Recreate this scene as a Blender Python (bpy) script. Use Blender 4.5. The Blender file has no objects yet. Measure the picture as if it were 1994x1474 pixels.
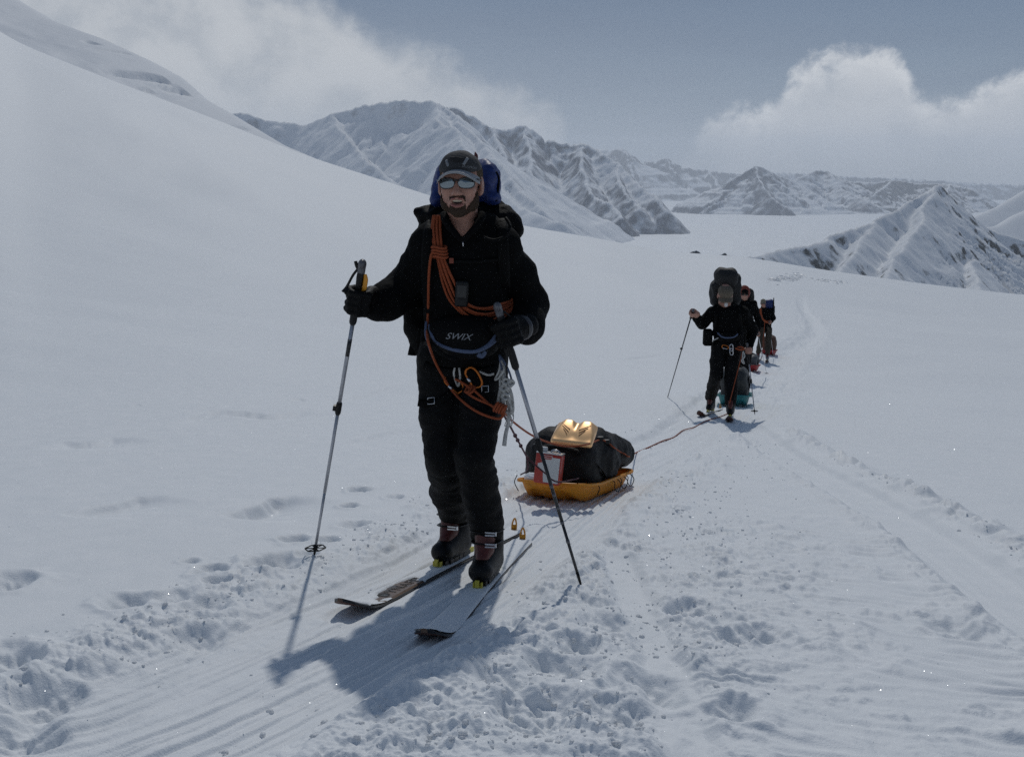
import bpy, bmesh, math, random
import numpy as np
from mathutils import Vector, Matrix, Euler

# ------------------------------------------------------------------ camera, world, sun, exposure
SC = bpy.context.scene
COL = SC.collection
CAMZ = 1.83
PITCH = math.radians(12.0)
FPX, CX, CY = 1940.0, 997.0, 737.0
SUN_EL, SUN_AZ = math.radians(45.0), math.radians(6.0)      # sun behind the party, a little right

cam_d = bpy.data.cameras.new('camera')
cam_d.sensor_width = 36.0
cam_d.lens = 36.0 * FPX / 1994.0
cam_d.clip_start = 0.05
cam_d.clip_end = 120000.0
cam = bpy.data.objects.new('camera', cam_d)
cam.location = (0, 0, CAMZ)
cam.rotation_euler = (math.pi / 2 - PITCH, 0, 0)
COL.objects.link(cam)
SC.camera = cam

sun_d = bpy.data.lights.new('sun', 'SUN')
sun_d.energy = 2.6
sun_d.angle = math.radians(1.3)
sun_d.color = (1.0, 0.985, 0.945)
sun = bpy.data.objects.new('sun', sun_d)
SUNV = Vector((math.sin(SUN_AZ) * math.cos(SUN_EL), math.cos(SUN_AZ) * math.cos(SUN_EL), math.sin(SUN_EL)))
sun.rotation_euler = SUNV.to_track_quat('Z', 'Y').to_euler()
sun.location = (5, 40, 60)
COL.objects.link(sun)

SC.view_settings.view_transform = 'Standard'
SC.view_settings.look = 'None'
SC.view_settings.exposure = -1.0
SC.view_settings.gamma = 1.0
SC.view_settings.use_curve_mapping = False
SC.render.engine = 'CYCLES'
SC.cycles.use_denoising = False
SC.cycles.max_bounces = 8
SC.cycles.diffuse_bounces = 3
SC.cycles.glossy_bounces = 3
SC.cycles.transmission_bounces = 4
SC.cycles.volume_bounces = 1
SC.cycles.transparent_max_bounces = 8
SC.cycles.sample_clamp_indirect = 6.0


def ramp(nt, stops, interp='LINEAR'):
    r = nt.nodes.new('ShaderNodeValToRGB')
    r.color_ramp.interpolation = interp
    els = r.color_ramp.elements
    while len(els) < len(stops):
        els.new(0.5)
    for e, (p, c) in zip(els, stops):
        e.position = p
        e.color = (c, c, c, 1) if isinstance(c, (int, float)) else (*c, 1)
    return r


def math_node(nt, op, a, b=None, c=None, clamp=False):
    m = nt.nodes.new('ShaderNodeMath')
    m.operation = op
    m.use_clamp = clamp
    for i, v in enumerate((a, b, c)):
        if v is None:
            continue
        if isinstance(v, (int, float)):
            m.inputs[i].default_value = v
        else:
            nt.links.new(v, m.inputs[i])
    return m.outputs[0]


def px_dir(px, py):
    """world direction of a photograph pixel"""
    cx, cy = (px - CX) / FPX, (CY - py) / FPX
    cp, sp = math.cos(PITCH), math.sin(PITCH)
    return Vector((cx, cp + cy * sp, -sp + cy * cp))


def P(px, py, Y):
    d = px_dir(px, py)
    t = Y / d.y
    return np.array((d.x * t, Y, CAMZ + d.z * t))


def build_world():
    w = bpy.data.worlds.new('World')
    SC.world = w
    w.use_nodes = True
    nt = w.node_tree
    nt.nodes.clear()
    out = nt.nodes.new('ShaderNodeOutputWorld')
    bg = nt.nodes.new('ShaderNodeBackground')
    bg.inputs['Strength'].default_value = 0.07
    sky = nt.nodes.new('ShaderNodeTexSky')
    sky.sky_type = 'NISHITA'
    sky.sun_disc = False
    sky.sun_elevation = SUN_EL
    sky.sun_rotation = SUN_AZ
    sky.altitude = 3000.0
    sky.air_density = 1.0
    sky.dust_density = 0.8
    sky.ozone_density = 1.0
    # high thin cloud and cloud banks, mixed over the clear sky by direction
    tc = nt.nodes.new('ShaderNodeTexCoord')
    sep = nt.nodes.new('ShaderNodeSeparateXYZ')
    nt.links.new(tc.outputs['Generated'], sep.inputs[0])
    az = math_node(nt, 'ARCTAN2', sep.outputs[0], sep.outputs[1])
    el = math_node(nt, 'ARCSINE', sep.outputs[2])
    comb = nt.nodes.new('ShaderNodeCombineXYZ')
    nt.links.new(az, comb.inputs[0])
    nt.links.new(el, comb.inputs[1])

    def noise(scale, detail, rough, sx=1.0, sy=1.0, dist=0.0, off=(0, 0, 0)):
        mp = nt.nodes.new('ShaderNodeMapping')
        mp.inputs['Scale'].default_value = (sx, sy, 1)
        mp.inputs['Location'].default_value = off
        nt.links.new(comb.outputs[0], mp.inputs[0])
        n = nt.nodes.new('ShaderNodeTexNoise')
        n.inputs['Scale'].default_value = scale
        n.inputs['Detail'].default_value = detail
        n.inputs['Roughness'].default_value = rough
        n.inputs['Distortion'].default_value = dist
        nt.links.new(mp.outputs[0], n.inputs['Vector'])
        return n.outputs['Fac']

    deg = math.pi / 180

    def bump(x, c, wdt):                      # 1 at c, 0 at c +- w, smooth
        d = math_node(nt, 'DIVIDE', math_node(nt, 'ABSOLUTE', math_node(nt, 'SUBTRACT', x, c)), wdt)
        m = nt.nodes.new('ShaderNodeMapRange')
        m.interpolation_type = 'SMOOTHSTEP'
        m.inputs[1].default_value = 0.0
        m.inputs[2].default_value = 1.0
        m.inputs[3].default_value = 1.0
        m.inputs[4].default_value = 0.0
        nt.links.new(d, m.inputs[0])
        return m.outputs[0]

    def sstep(x, a, b, lo=0.0, hi=1.0):
        m = nt.nodes.new('ShaderNodeMapRange')
        m.interpolation_type = 'SMOOTHSTEP'
        for i, v in enumerate((a, b, lo, hi)):
            m.inputs[1 + i].default_value = v
        nt.links.new(x, m.inputs[0])
        return m.outputs[0]

    # cloud top height (elevation) as a function of azimuth
    def curve(x, pts, lo, hi, vmax):
        fc = nt.nodes.new('ShaderNodeFloatCurve')
        cu = fc.mapping.curves[0]
        while len(cu.points) < len(pts):
            cu.points.new(0.5, 0.5)
        for p_, (a_, v_) in zip(cu.points, pts):
            p_.location = ((a_ - lo) / (hi - lo), v_ / vmax)
            p_.handle_type = 'AUTO'
        fc.mapping.update()
        n_ = math_node(nt, 'DIVIDE', math_node(nt, 'SUBTRACT', x, lo * deg), (hi - lo) * deg, clamp=True)
        nt.links.new(n_, fc.inputs['Value'])
        return math_node(nt, 'MULTIPLY', fc.outputs[0], vmax * deg)

    lump = noise(16.0, 6.0, 0.55, 1.0, 1.15, 0.15)
    lump2 = noise(46.0, 4.0, 0.6, 1.0, 1.1, 0.3, (3.1, 1.7, 0))
    rough = math_node(nt, 'ADD', math_node(nt, 'MULTIPLY', math_node(nt, 'SUBTRACT', lump, 0.5), 3.2 * deg),
                      math_node(nt, 'MULTIPLY', math_node(nt, 'SUBTRACT', lump2, 0.5), 1.5 * deg))
    TOP_R = [(-60, 6.0), (-40, 8.0), (8.2, 0.15), (9.6, 1.0), (11.5, 3.0), (13.4, 3.2), (15.2, 4.9), (17.6, 6.2),
             (19.8, 5.9), (21.4, 4.0), (22.6, 3.4), (24.5, 4.4), (28, 5.6), (40, 6.0), (60, 5.5)]
    topR = curve(az, TOP_R[2:], -60, 60, 10)
    dR = math_node(nt, 'SUBTRACT', math_node(nt, 'ADD', topR, rough), el)         # >0 inside
    mR = math_node(nt, 'MULTIPLY', sstep(dR, -0.25 * deg, 1.1 * deg), sstep(az, 8.0 * deg, 13.5 * deg))
    mR = math_node(nt, 'MULTIPLY', mR, sstep(el, -1.0 * deg, 2.0 * deg, 0.35, 1.0))
    mR = math_node(nt, 'MULTIPLY', mR, sstep(lump, 0.25, 0.6, 0.72, 1.0))
    # left bank of stratus that hugs the slopes
    TOP_L = [(-60, 16.0), (-31, 13.0), (-22, 12.5), (-16, 11.0), (-11, 9.2), (-7.5, 7.2), (-4, 6.2), (-1, 4.4), (1.5, 3.4), (2.6, 2.9), (4, 0.5), (60, 0.1)]
    topL = curve(az, TOP_L, -60, 60, 20)
    dL = math_node(nt, 'SUBTRACT', math_node(nt, 'ADD', topL, rough), el)
    mL = math_node(nt, 'MULTIPLY', sstep(dL, -0.8 * deg, 1.9 * deg), sstep(az, -40 * deg, -12 * deg, 0.8, 1.0))
    mL = math_node(nt, 'MULTIPLY', mL, sstep(lump, 0.2, 0.6, 0.7, 1.0))
    # thin veil over the whole sky, long streaks, denser to the left
    veil = noise(3.0, 5.0, 0.6, 1.0, 7.0, 0.4, (0.4, 0.2, 0))
    vm = math_node(nt, 'ADD', math_node(nt, 'MULTIPLY', sstep(veil, 0.3, 0.75), 0.30), sstep(az, -30 * deg, 30 * deg, 0.66, 0.46), clamp=True)
    glow = math_node(nt, 'MULTIPLY', sstep(el, 0.0, 13 * deg, 0.85, 0.0), sstep(az, -12 * deg, 28 * deg, 1.0, 0.45))

    col = sky.outputs[0]
    K = 1.0 / 0.07

    def over(base, fac, rgb):
        mx = nt.nodes.new('ShaderNodeMix')
        mx.data_type = 'RGBA'
        nt.links.new(fac, mx.inputs[0])
        nt.links.new(base, mx.inputs[6])
        mx.inputs[7].default_value = (*[c * K for c in rgb], 1)
        return mx.outputs[2]
    col = over(col, vm, (0.215, 0.315, 0.49))
    col = over(col, glow, (0.58, 0.68, 0.82))
    shade = sstep(lump, 0.35, 0.62)
    mL2 = math_node(nt, 'MULTIPLY', mL, 0.92)
    col = over(col, mL2, (0.98, 1.03, 1.09))
    col = over(col, math_node(nt, 'MULTIPLY', math_node(nt, 'MULTIPLY', mL2, shade), sstep(el, 1.5 * deg, 5 * deg, 0.1, 0.55)), (1.18, 1.22, 1.27))
    col = over(col, math_node(nt, 'MULTIPLY', mR, 0.95), (1.10, 1.15, 1.22))
    lit = math_node(nt, 'MULTIPLY', sstep(lump2, 0.36, 0.62), sstep(dR, 2.6 * deg, 0.3 * deg))
    col = over(col, math_node(nt, 'MULTIPLY', math_node(nt, 'MULTIPLY', mR, lit), 0.75), (1.5, 1.53, 1.56))
    nt.links.new(col, bg.inputs['Color'])
    nt.links.new(bg.outputs[0], out.inputs['Surface'])


build_world()

# ------------------------------------------------------------------ numpy noise


def _hash(ix, iy, iz=0, seed=0):
    h = (ix.astype(np.int64) * 374761393 + iy.astype(np.int64) * 668265263 + np.int64(iz) * 2147483647 + seed * 1274126177) & 0xffffffff
    h = ((h ^ (h >> 13)) * 1274126177) & 0xffffffff
    h = ((h ^ (h >> 16)) * 2246822519) & 0xffffffff
    return (h ^ (h >> 15)) & 0xffffffff


def gnoise(x, y, seed=0):
    x = np.asarray(x, dtype=np.float64); y = np.asarray(y, dtype=np.float64)
    xi = np.floor(x); yi = np.floor(y)
    fx = x - xi; fy = y - yi
    xi = xi.astype(np.int64); yi = yi.astype(np.int64)
    u = fx * fx * fx * (fx * (fx * 6 - 15) + 10)
    v = fy * fy * fy * (fy * (fy * 6 - 15) + 10)

    def g(ax, ay, dx, dy):
        a = _hash(ax, ay, 0, seed).astype(np.float64) * (2 * math.pi / 4294967296.0)
        return np.cos(a) * dx + np.sin(a) * dy
    n00 = g(xi, yi, fx, fy); n10 = g(xi + 1, yi, fx - 1, fy)
    n01 = g(xi, yi + 1, fx, fy - 1); n11 = g(xi + 1, yi + 1, fx - 1, fy - 1)
    a = n00 + u * (n10 - n00); b = n01 + u * (n11 - n01)
    return (a + v * (b - a)) * 1.5


def fbm(x, y, octv=5, lac=2.03, gain=0.5, seed=0):
    s = 0.0; a = 1.0; f = 1.0; n = 0.0
    for i in range(octv):
        s = s + a * gnoise(x * f + i * 17.3, y * f - i * 9.1, seed + i)
        n += a; a *= gain; f *= lac
    return s / n


def ridged(x, y, octv=5, lac=2.1, gain=0.5, seed=0):
    s = 0.0; a = 1.0; f = 1.0; n = 0.0
    for i in range(octv):
        s = s + a * (1 - np.abs(gnoise(x * f + i * 7.7, y * f + i * 3.3, seed + i)))
        n += a; a *= gain; f *= lac
    return s / n


def gnoise3(x, y, z, seed=0):
    """value noise in three dimensions"""
    xi = np.floor(x).astype(np.int64); yi = np.floor(y).astype(np.int64); zi = np.floor(z).astype(np.int64)
    fx = x - xi; fy = y - yi; fz = z - zi
    fx = fx * fx * (3 - 2 * fx); fy = fy * fy * (3 - 2 * fy); fz = fz * fz * (3 - 2 * fz)

    def h(a, b, c):
        return _hash(a + c * 5915587277 % 1000003, b + c * 1500450271 % 998244353, 0, seed).astype(np.float64) / 2147483648.0 - 1.0
    r = 0
    for dx in (0, 1):
        for dy in (0, 1):
            for dz in (0, 1):
                wgt = (fx if dx else 1 - fx) * (fy if dy else 1 - fy) * (fz if dz else 1 - fz)
                r = r + wgt * h(xi + dx, yi + dy, zi + dz)
    return r


def smooth(a, b, x):
    t = np.clip((x - a) / (b - a), 0, 1)
    return t * t * (3 - 2 * t)


def mesh_from(name, V, F, mat=None, smooth_shade=True):
    """fast mesh from numpy verts (n,3) and faces (m,3|4)"""
    me = bpy.data.meshes.new(name)
    V = np.asarray(V, dtype=np.float32); F = np.asarray(F, dtype=np.int32)
    k = F.shape[1]
    me.vertices.add(len(V)); me.vertices.foreach_set('co', V.ravel())
    me.loops.add(F.size); me.loops.foreach_set('vertex_index', F.ravel())
    me.polygons.add(len(F))
    me.polygons.foreach_set('loop_start', np.arange(0, F.size, k, dtype=np.int32))
    me.polygons.foreach_set('loop_total', np.full(len(F), k, dtype=np.int32))
    me.update(calc_edges=True)
    me.polygons.foreach_set('use_smooth', np.full(len(F), smooth_shade, dtype=bool))
    if mat:
        me.materials.append(mat)
    return me


def grid_faces(ny, nx, wrap=False):
    i = np.arange(ny - 1)[:, None]; j = np.arange(nx if wrap else nx - 1)[None, :]
    j2 = (j + 1) % nx
    a = i * nx + j; b = i * nx + j2; c = (i + 1) * nx + j2; d = (i + 1) * nx + j
    return np.stack([a, b, c, d], -1).reshape(-1, 4)


def link(name, me, parent=None, loc=None, label=None, cat=None, group=None, kind=None):
    o = bpy.data.objects.new(name, me)
    COL.objects.link(o)
    if loc is not None:
        o.location = loc
    if parent is not None:
        o.parent = parent
    if label: o['label'] = label
    if cat: o['category'] = cat
    if group: o['group'] = group
    if kind: o['kind'] = kind
    return o


# ------------------------------------------------------------------ materials
def mat_simple(name, rgb, rough=0.6, metal=0.0, spec=0.5, bump=0.0, bscale=40.0, vary=0.0, coat=0.0, sub=0.0, sheen=0.0):
    m = bpy.data.materials.new(name)
    m.use_nodes = True
    nt = m.node_tree
    b = nt.nodes['Principled BSDF']
    b.inputs['Base Color'].default_value = (*rgb, 1)
    b.inputs['Roughness'].default_value = rough
    b.inputs['Metallic'].default_value = metal
    b.inputs['Specular IOR Level'].default_value = spec
    b.inputs['Coat Weight'].default_value = coat
    if sheen:
        b.inputs['Sheen Weight'].default_value = sheen
        b.inputs['Sheen Roughness'].default_value = 0.4
    if sub:
        b.inputs['Subsurface Weight'].default_value = sub
        b.inputs['Subsurface Radius'].default_value = (0.01, 0.005, 0.003)
        b.inputs['Subsurface Scale'].default_value = 0.5
    if bump or vary:
        tc = nt.nodes.new('ShaderNodeTexCoord')
        n = nt.nodes.new('ShaderNodeTexNoise')
        n.inputs['Scale'].default_value = bscale
        n.inputs['Detail'].default_value = 4
        nt.links.new(tc.outputs['Object'], n.inputs['Vector'])
        if bump:
            bp = nt.nodes.new('ShaderNodeBump')
            bp.inputs['Strength'].default_value = bump
            bp.inputs['Distance'].default_value = 0.01
            nt.links.new(n.outputs['Fac'], bp.inputs['Height'])
            nt.links.new(bp.outputs[0], b.inputs['Normal'])
        if vary:
            r = ramp(nt, [(0.3, tuple(c * (1 - vary) for c in rgb)), (0.7, tuple(min(1, c * (1 + vary)) for c in rgb))])
            nt.links.new(n.outputs['Fac'], r.inputs[0])
            nt.links.new(r.outputs[0], b.inputs['Base Color'])
    return m


def mat_snow(name, fine=0.35, scale=220.0, coarse=0.0, cscale=6.0):
    m = bpy.data.materials.new(name)
    m.use_nodes = True
    nt = m.node_tree
    b = nt.nodes['Principled BSDF']
    b.inputs['Roughness'].default_value = 0.55
    b.inputs['Specular IOR Level'].default_value = 0.25
    tc = nt.nodes.new('ShaderNodeTexCoord')
    n = nt.nodes.new('ShaderNodeTexNoise')
    n.inputs['Scale'].default_value = scale
    n.inputs['Detail'].default_value = 3
    nt.links.new(tc.outputs['Object'], n.inputs['Vector'])
    n2 = nt.nodes.new('ShaderNodeTexNoise')
    n2.inputs['Scale'].default_value = cscale
    n2.inputs['Detail'].default_value = 5
    nt.links.new(tc.outputs['Object'], n2.inputs['Vector'])
    r = ramp(nt, [(0.3, (0.81, 0.832, 0.845)), (0.7, (0.865, 0.878, 0.885))])
    nt.links.new(n2.outputs['Fac'], r.inputs[0])
    nt.links.new(r.outputs[0], b.inputs['Base Color'])
    bp = nt.nodes.new('ShaderNodeBump')
    bp.inputs['Strength'].default_value = fine
    bp.inputs['Distance'].default_value = 0.004
    nt.links.new(n.outputs['Fac'], bp.inputs['Height'])
    last = bp
    if coarse:
        bp2 = nt.nodes.new('ShaderNodeBump')
        bp2.inputs['Strength'].default_value = coarse
        bp2.inputs['Distance'].default_value = 0.05
        nt.links.new(n2.outputs['Fac'], bp2.inputs['Height'])
        nt.links.new(bp2.outputs[0], bp.inputs['Normal'])
    nt.links.new(last.outputs[0], b.inputs['Normal'])
    return m


def mat_mountain(name, scale, rock_lo, rock_hi, rock=(0.10, 0.10, 0.11), bumpd=20.0, streak=0.3):
    """snow with rock showing where the face is steep; scale in 1/m"""
    m = bpy.data.materials.new(name)
    m.use_nodes = True
    nt = m.node_tree
    b = nt.nodes['Principled BSDF']
    b.inputs['Roughness'].default_value = 0.7
    b.inputs['Specular IOR Level'].default_value = 0.15
    tc = nt.nodes.new('ShaderNodeTexCoord')
    geo = nt.nodes.new('ShaderNodeNewGeometry')
    sep = nt.nodes.new('ShaderNodeSeparateXYZ')
    nt.links.new(geo.outputs['Normal'], sep.inputs[0])
    mp = nt.nodes.new('ShaderNodeMapping')
    mp.inputs['Scale'].default_value = (1, 1, streak)
    nt.links.new(tc.outputs['Object'], mp.inputs[0])
    n = nt.nodes.new('ShaderNodeTexNoise')
    n.inputs['Scale'].default_value = scale
    n.inputs['Detail'].default_value = 10
    n.inputs['Roughness'].default_value = 0.72
    nt.links.new(mp.outputs[0], n.inputs['Vector'])
    steep = math_node(nt, 'SUBTRACT', 1.0, sep.outputs[2])
    n0 = nt.nodes.new('ShaderNodeTexNoise')
    n0.inputs['Scale'].default_value = scale * 0.12
    n0.inputs['Detail'].default_value = 3
    nt.links.new(tc.outputs['Object'], n0.inputs['Vector'])
    v = math_node(nt, 'ADD', steep, math_node(nt, 'MULTIPLY', math_node(nt, 'SUBTRACT', n.outputs['Fac'], 0.5), 0.75))
    v = math_node(nt, 'ADD', v, math_node(nt, 'MULTIPLY', math_node(nt, 'SUBTRACT', n0.outputs['Fac'], 0.5), 0.55))
    mr = nt.nodes.new('ShaderNodeMapRange')
    mr.inputs[1].default_value = rock_lo
    mr.inputs[2].default_value = rock_hi
    nt.links.new(v, mr.inputs[0])
    n3 = nt.nodes.new('ShaderNodeTexNoise')
    n3.inputs['Scale'].default_value = scale * 6
    n3.inputs['Detail'].default_value = 5
    nt.links.new(tc.outputs['Object'], n3.inputs['Vector'])
    rr = ramp(nt, [(0.3, tuple(c * 0.55 for c in rock)), (0.7, tuple(c * 1.7 for c in rock))])
    nt.links.new(n3.outputs['Fac'], rr.inputs[0])
    mx = nt.nodes.new('ShaderNodeMix')
    mx.data_type = 'RGBA'
    nt.links.new(mr.outputs[0], mx.inputs[0])
    mx.inputs[6].default_value = (0.82, 0.835, 0.85, 1)
    nt.links.new(rr.outputs[0], mx.inputs[7])
    nt.links.new(mx.outputs[2], b.inputs['Base Color'])
    bp = nt.nodes.new('ShaderNodeBump')
    bp.inputs['Strength'].default_value = 0.55
    bp.inputs['Distance'].default_value = bumpd
    nt.links.new(n.outputs['Fac'], bp.inputs['Height'])
    nt.links.new(bp.outputs[0], b.inputs['Normal'])
    return m

# ------------------------------------------------------------------ terrain: the snow slope
CREST = [(-60, 12), (0, 70), (200, 150), (400, 225), (600, 305), (850, 385), (1000, 437), (1150, 462), (1300, 490), (1450, 500), (1600, 525), (1800, 553), (1994, 575)]


def _crest_tables():
    az, tn = [], []
    for px, py in CREST:
        d = px_dir(px, py)
        az.append(math.atan2(d.x, d.y)); tn.append(d.z / math.hypot(d.x, d.y))
    # beyond the frame: keeps rising to the left and behind, keeps falling to the right
    az = [-math.pi, -2.2, -1.3, -0.85] + az + [0.9, 1.5, 2.3, math.pi]
    tn = [0.17, 0.24, 0.26, 0.21] + tn + [-0.10, -0.02, 0.10, 0.17]
    return np.array(az), np.array(tn)


CAZ, CTN = _crest_tables()
_fine = np.linspace(-math.pi, math.pi, 1441)
_ft = np.interp(_fine, CAZ, CTN)
_k = np.exp(-0.5 * (np.arange(-9, 10) / 3.5) ** 2); _k /= _k.sum()
_ft = np.convolve(np.concatenate([_ft[-10:-1], _ft, _ft[1:10]]), _k, 'valid')[:1441]
RC = 250.0
_R0 = np.array([0, 4.33, 13.2, 30.5, 60, 100, 150, 200, 250.0])
_Z0 = np.array([-1.16, -1.83, -3.26, -5.75, -8.7, -12.0, -15.4, -18.8, -21.9])


def base_z(x, y):
    x = np.asarray(x, dtype=np.float64); y = np.asarray(y, dtype=np.float64)
    r = np.hypot(x, y); az = np.arctan2(x, y)
    plane = -1.16 - 0.155 * y - 0.045 * x
    c = np.interp(az, _fine, _ft)
    z0 = np.interp(r, _R0, _Z0)
    far = z0 + np.minimum(r, RC) * (c + 0.0876) * (0.45 + 0.55 * smooth(10, 180, r))
    over = np.maximum(r - RC, 0)
    far = far + over * c - 0.0009 * over ** 2 - 0.02 * over
    w = smooth(math.log(7.0), math.log(70.0), np.log(np.maximum(r, 0.1)))
    und = 1.5 * fbm((x + .5 * y) / 38, (y - .5 * x) / 95, 3, seed=5) * smooth(25, 90, r) * (1 - smooth(190, 240, r))
    und += 0.10 * fbm(x / 7, y / 7, 3, seed=8) * smooth(6, 20, r) * (1 - smooth(190, 240, r))
    return CAMZ + plane * (1 - w) + far * w + und


def ground_hit(px, py, zoff=0.0):
    """where the sight line of a photograph pixel meets the slope"""
    d = px_dir(px, py)
    t = np.geomspace(1.5, 250, 4000)
    z = CAMZ + d.z * t
    g = base_z(d.x * t, d.y * t) + zoff
    k = np.argmax(z < g)
    if k == 0:
        k = len(t) - 1
    a, b = t[k - 1], t[k]
    fa, fb = (CAMZ + d.z * a) - (base_z(d.x * a, d.y * a) + zoff), (CAMZ + d.z * b) - (base_z(d.x * b, d.y * b) + zoff)
    tt = a + (b - a) * fa / (fa - fb)
    return Vector((d.x * tt, d.y * tt, float(base_z(d.x * tt, d.y * tt))))


def gpath(pts):
    return np.array([ground_hit(*p)[:2] for p in pts])


def poly_dist(x, y, pl):
    """distance, signed offset, length along a polyline"""
    best = np.full(x.shape, 1e9); off = np.zeros(x.shape); s_ = np.zeros(x.shape)
    acc = 0.0
    for a, b in zip(pl[:-1], pl[1:]):
        d = b - a; L = math.hypot(*d)
        t = np.clip(((x - a[0]) * d[0] + (y - a[1]) * d[1]) / (L * L), 0, 1)
        ex = x - (a[0] + t * d[0]); ey = y - (a[1] + t * d[1])
        dist = np.hypot(ex, ey)
        m = dist < best
        best = np.where(m, dist, best)
        sg = np.sign(ex * d[1] - ey * d[0])
        off = np.where(m, dist * sg, off)
        s_ = np.where(m, acc + t * L, s_)
        acc += L
    return best, off, s_


def catmull(pl, n=8):
    pl = np.asarray(pl, float)
    ext = np.vstack([2 * pl[0] - pl[1], pl, 2 * pl[-1] - pl[-2]])
    out = []
    for i in range(1, len(ext) - 2):
        p0, p1, p2, p3 = ext[i - 1:i + 3]
        for t in np.linspace(0, 1, n, endpoint=False):
            out.append(0.5 * ((2 * p1) + (-p0 + p2) * t + (2 * p0 - 5 * p1 + 4 * p2 - p3) * t * t + (-p0 + 3 * p1 - 3 * p2 + p3) * t ** 3))
    out.append(pl[-1])
    return np.array(out)


TRAIL = catmull(gpath([(-160, 1474), (120, 1440), (480, 1310), (760, 1180), (930, 1090), (1080, 985), (1210, 905), (1400, 815), (1475, 745), (1530, 690), (1585, 640), (1560, 590), (1570, 545), (1578, 525)]), 5)
BRANCH = catmull(gpath([(1445, 815), (1530, 880), (1680, 960), (1830, 1050), (1994, 1165), (2250, 1330)]), 4)
GROOVE = catmull(gpath([(1190, 1060), (1240, 1170), (1300, 1310), (1345, 1474), (1380, 1600)]), 4)
HOLES = [(700, 955, .075, .075), (680, 985, .06, .06), (770, 968, .06, .05), (575, 1050, .07, .06), (540, 1098, .12, .09), (640, 1052, .06, .05),
         (410, 1112, .07, .06), (372, 1092, .04, .03), (425, 1135, .06, .04), (250, 1172, .09, .07), (340, 1165, .08, .05), (405, 1180, .09, .06),
         (10, 1135, .11, .08), (88, 1352, .10, .06), (10, 1285, .11, .08), (380, 1235, .09, .04), (10, 1420, .12, .06), (1075, 720, .12, .07), (1105, 722, .11, .06),
         (580, 778, .09, .05), (1425, 1245, .07, .05), (1480, 1235, .09, .07), (1430, 1385, .08, .06), (1345, 1190, .10, .06), (1135, 1137, .03, .03),
         (690, 1022, .08, .05), (600, 1080, .05, .04), (1320, 1195, .07, .05), (1865, 1230, .1, .05), (1510, 800, .09, .05), (265, 790, .06, .025), (1685, 690, .12, .03),
         (1265, 1330, .11, .06), (1090, 1300, .12, .06), (1050, 1390, .14, .07), (1180, 1215, .10, .05), (1120, 1260, .09, .05), (980, 1330, .10, .05), (1205, 1400, .12, .06)]
HOLES = [(ground_hit(a, b), c, d) for a, b, c, d in HOLES]
SCARPS = [([(110, 1005), (200, 985), (310, 962)], .035), ([(430, 1008), (490, 990), (560, 962)], .055), ([(300, 822), (360, 818), (420, 800), (540, 808), (600, 795)], .035), ([(590, 782), (700, 770), (790, 745)], .03), ([(100, 860), (180, 862), (230, 850)], .03), ([(650, 868), (720, 850), (800, 830)], .025), ([(1200, 700), (1290, 690)], .03)]
SCARPS = [(catmull(gpath(a), 5), b) for a, b in SCARPS]
SKI_L = (ground_hit(1002, 1034, -.045), ground_hit(662, 1203, -.045))
SKI_R = (ground_hit(1018, 1056, -.045), ground_hit(826, 1262, -.045))


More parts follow.
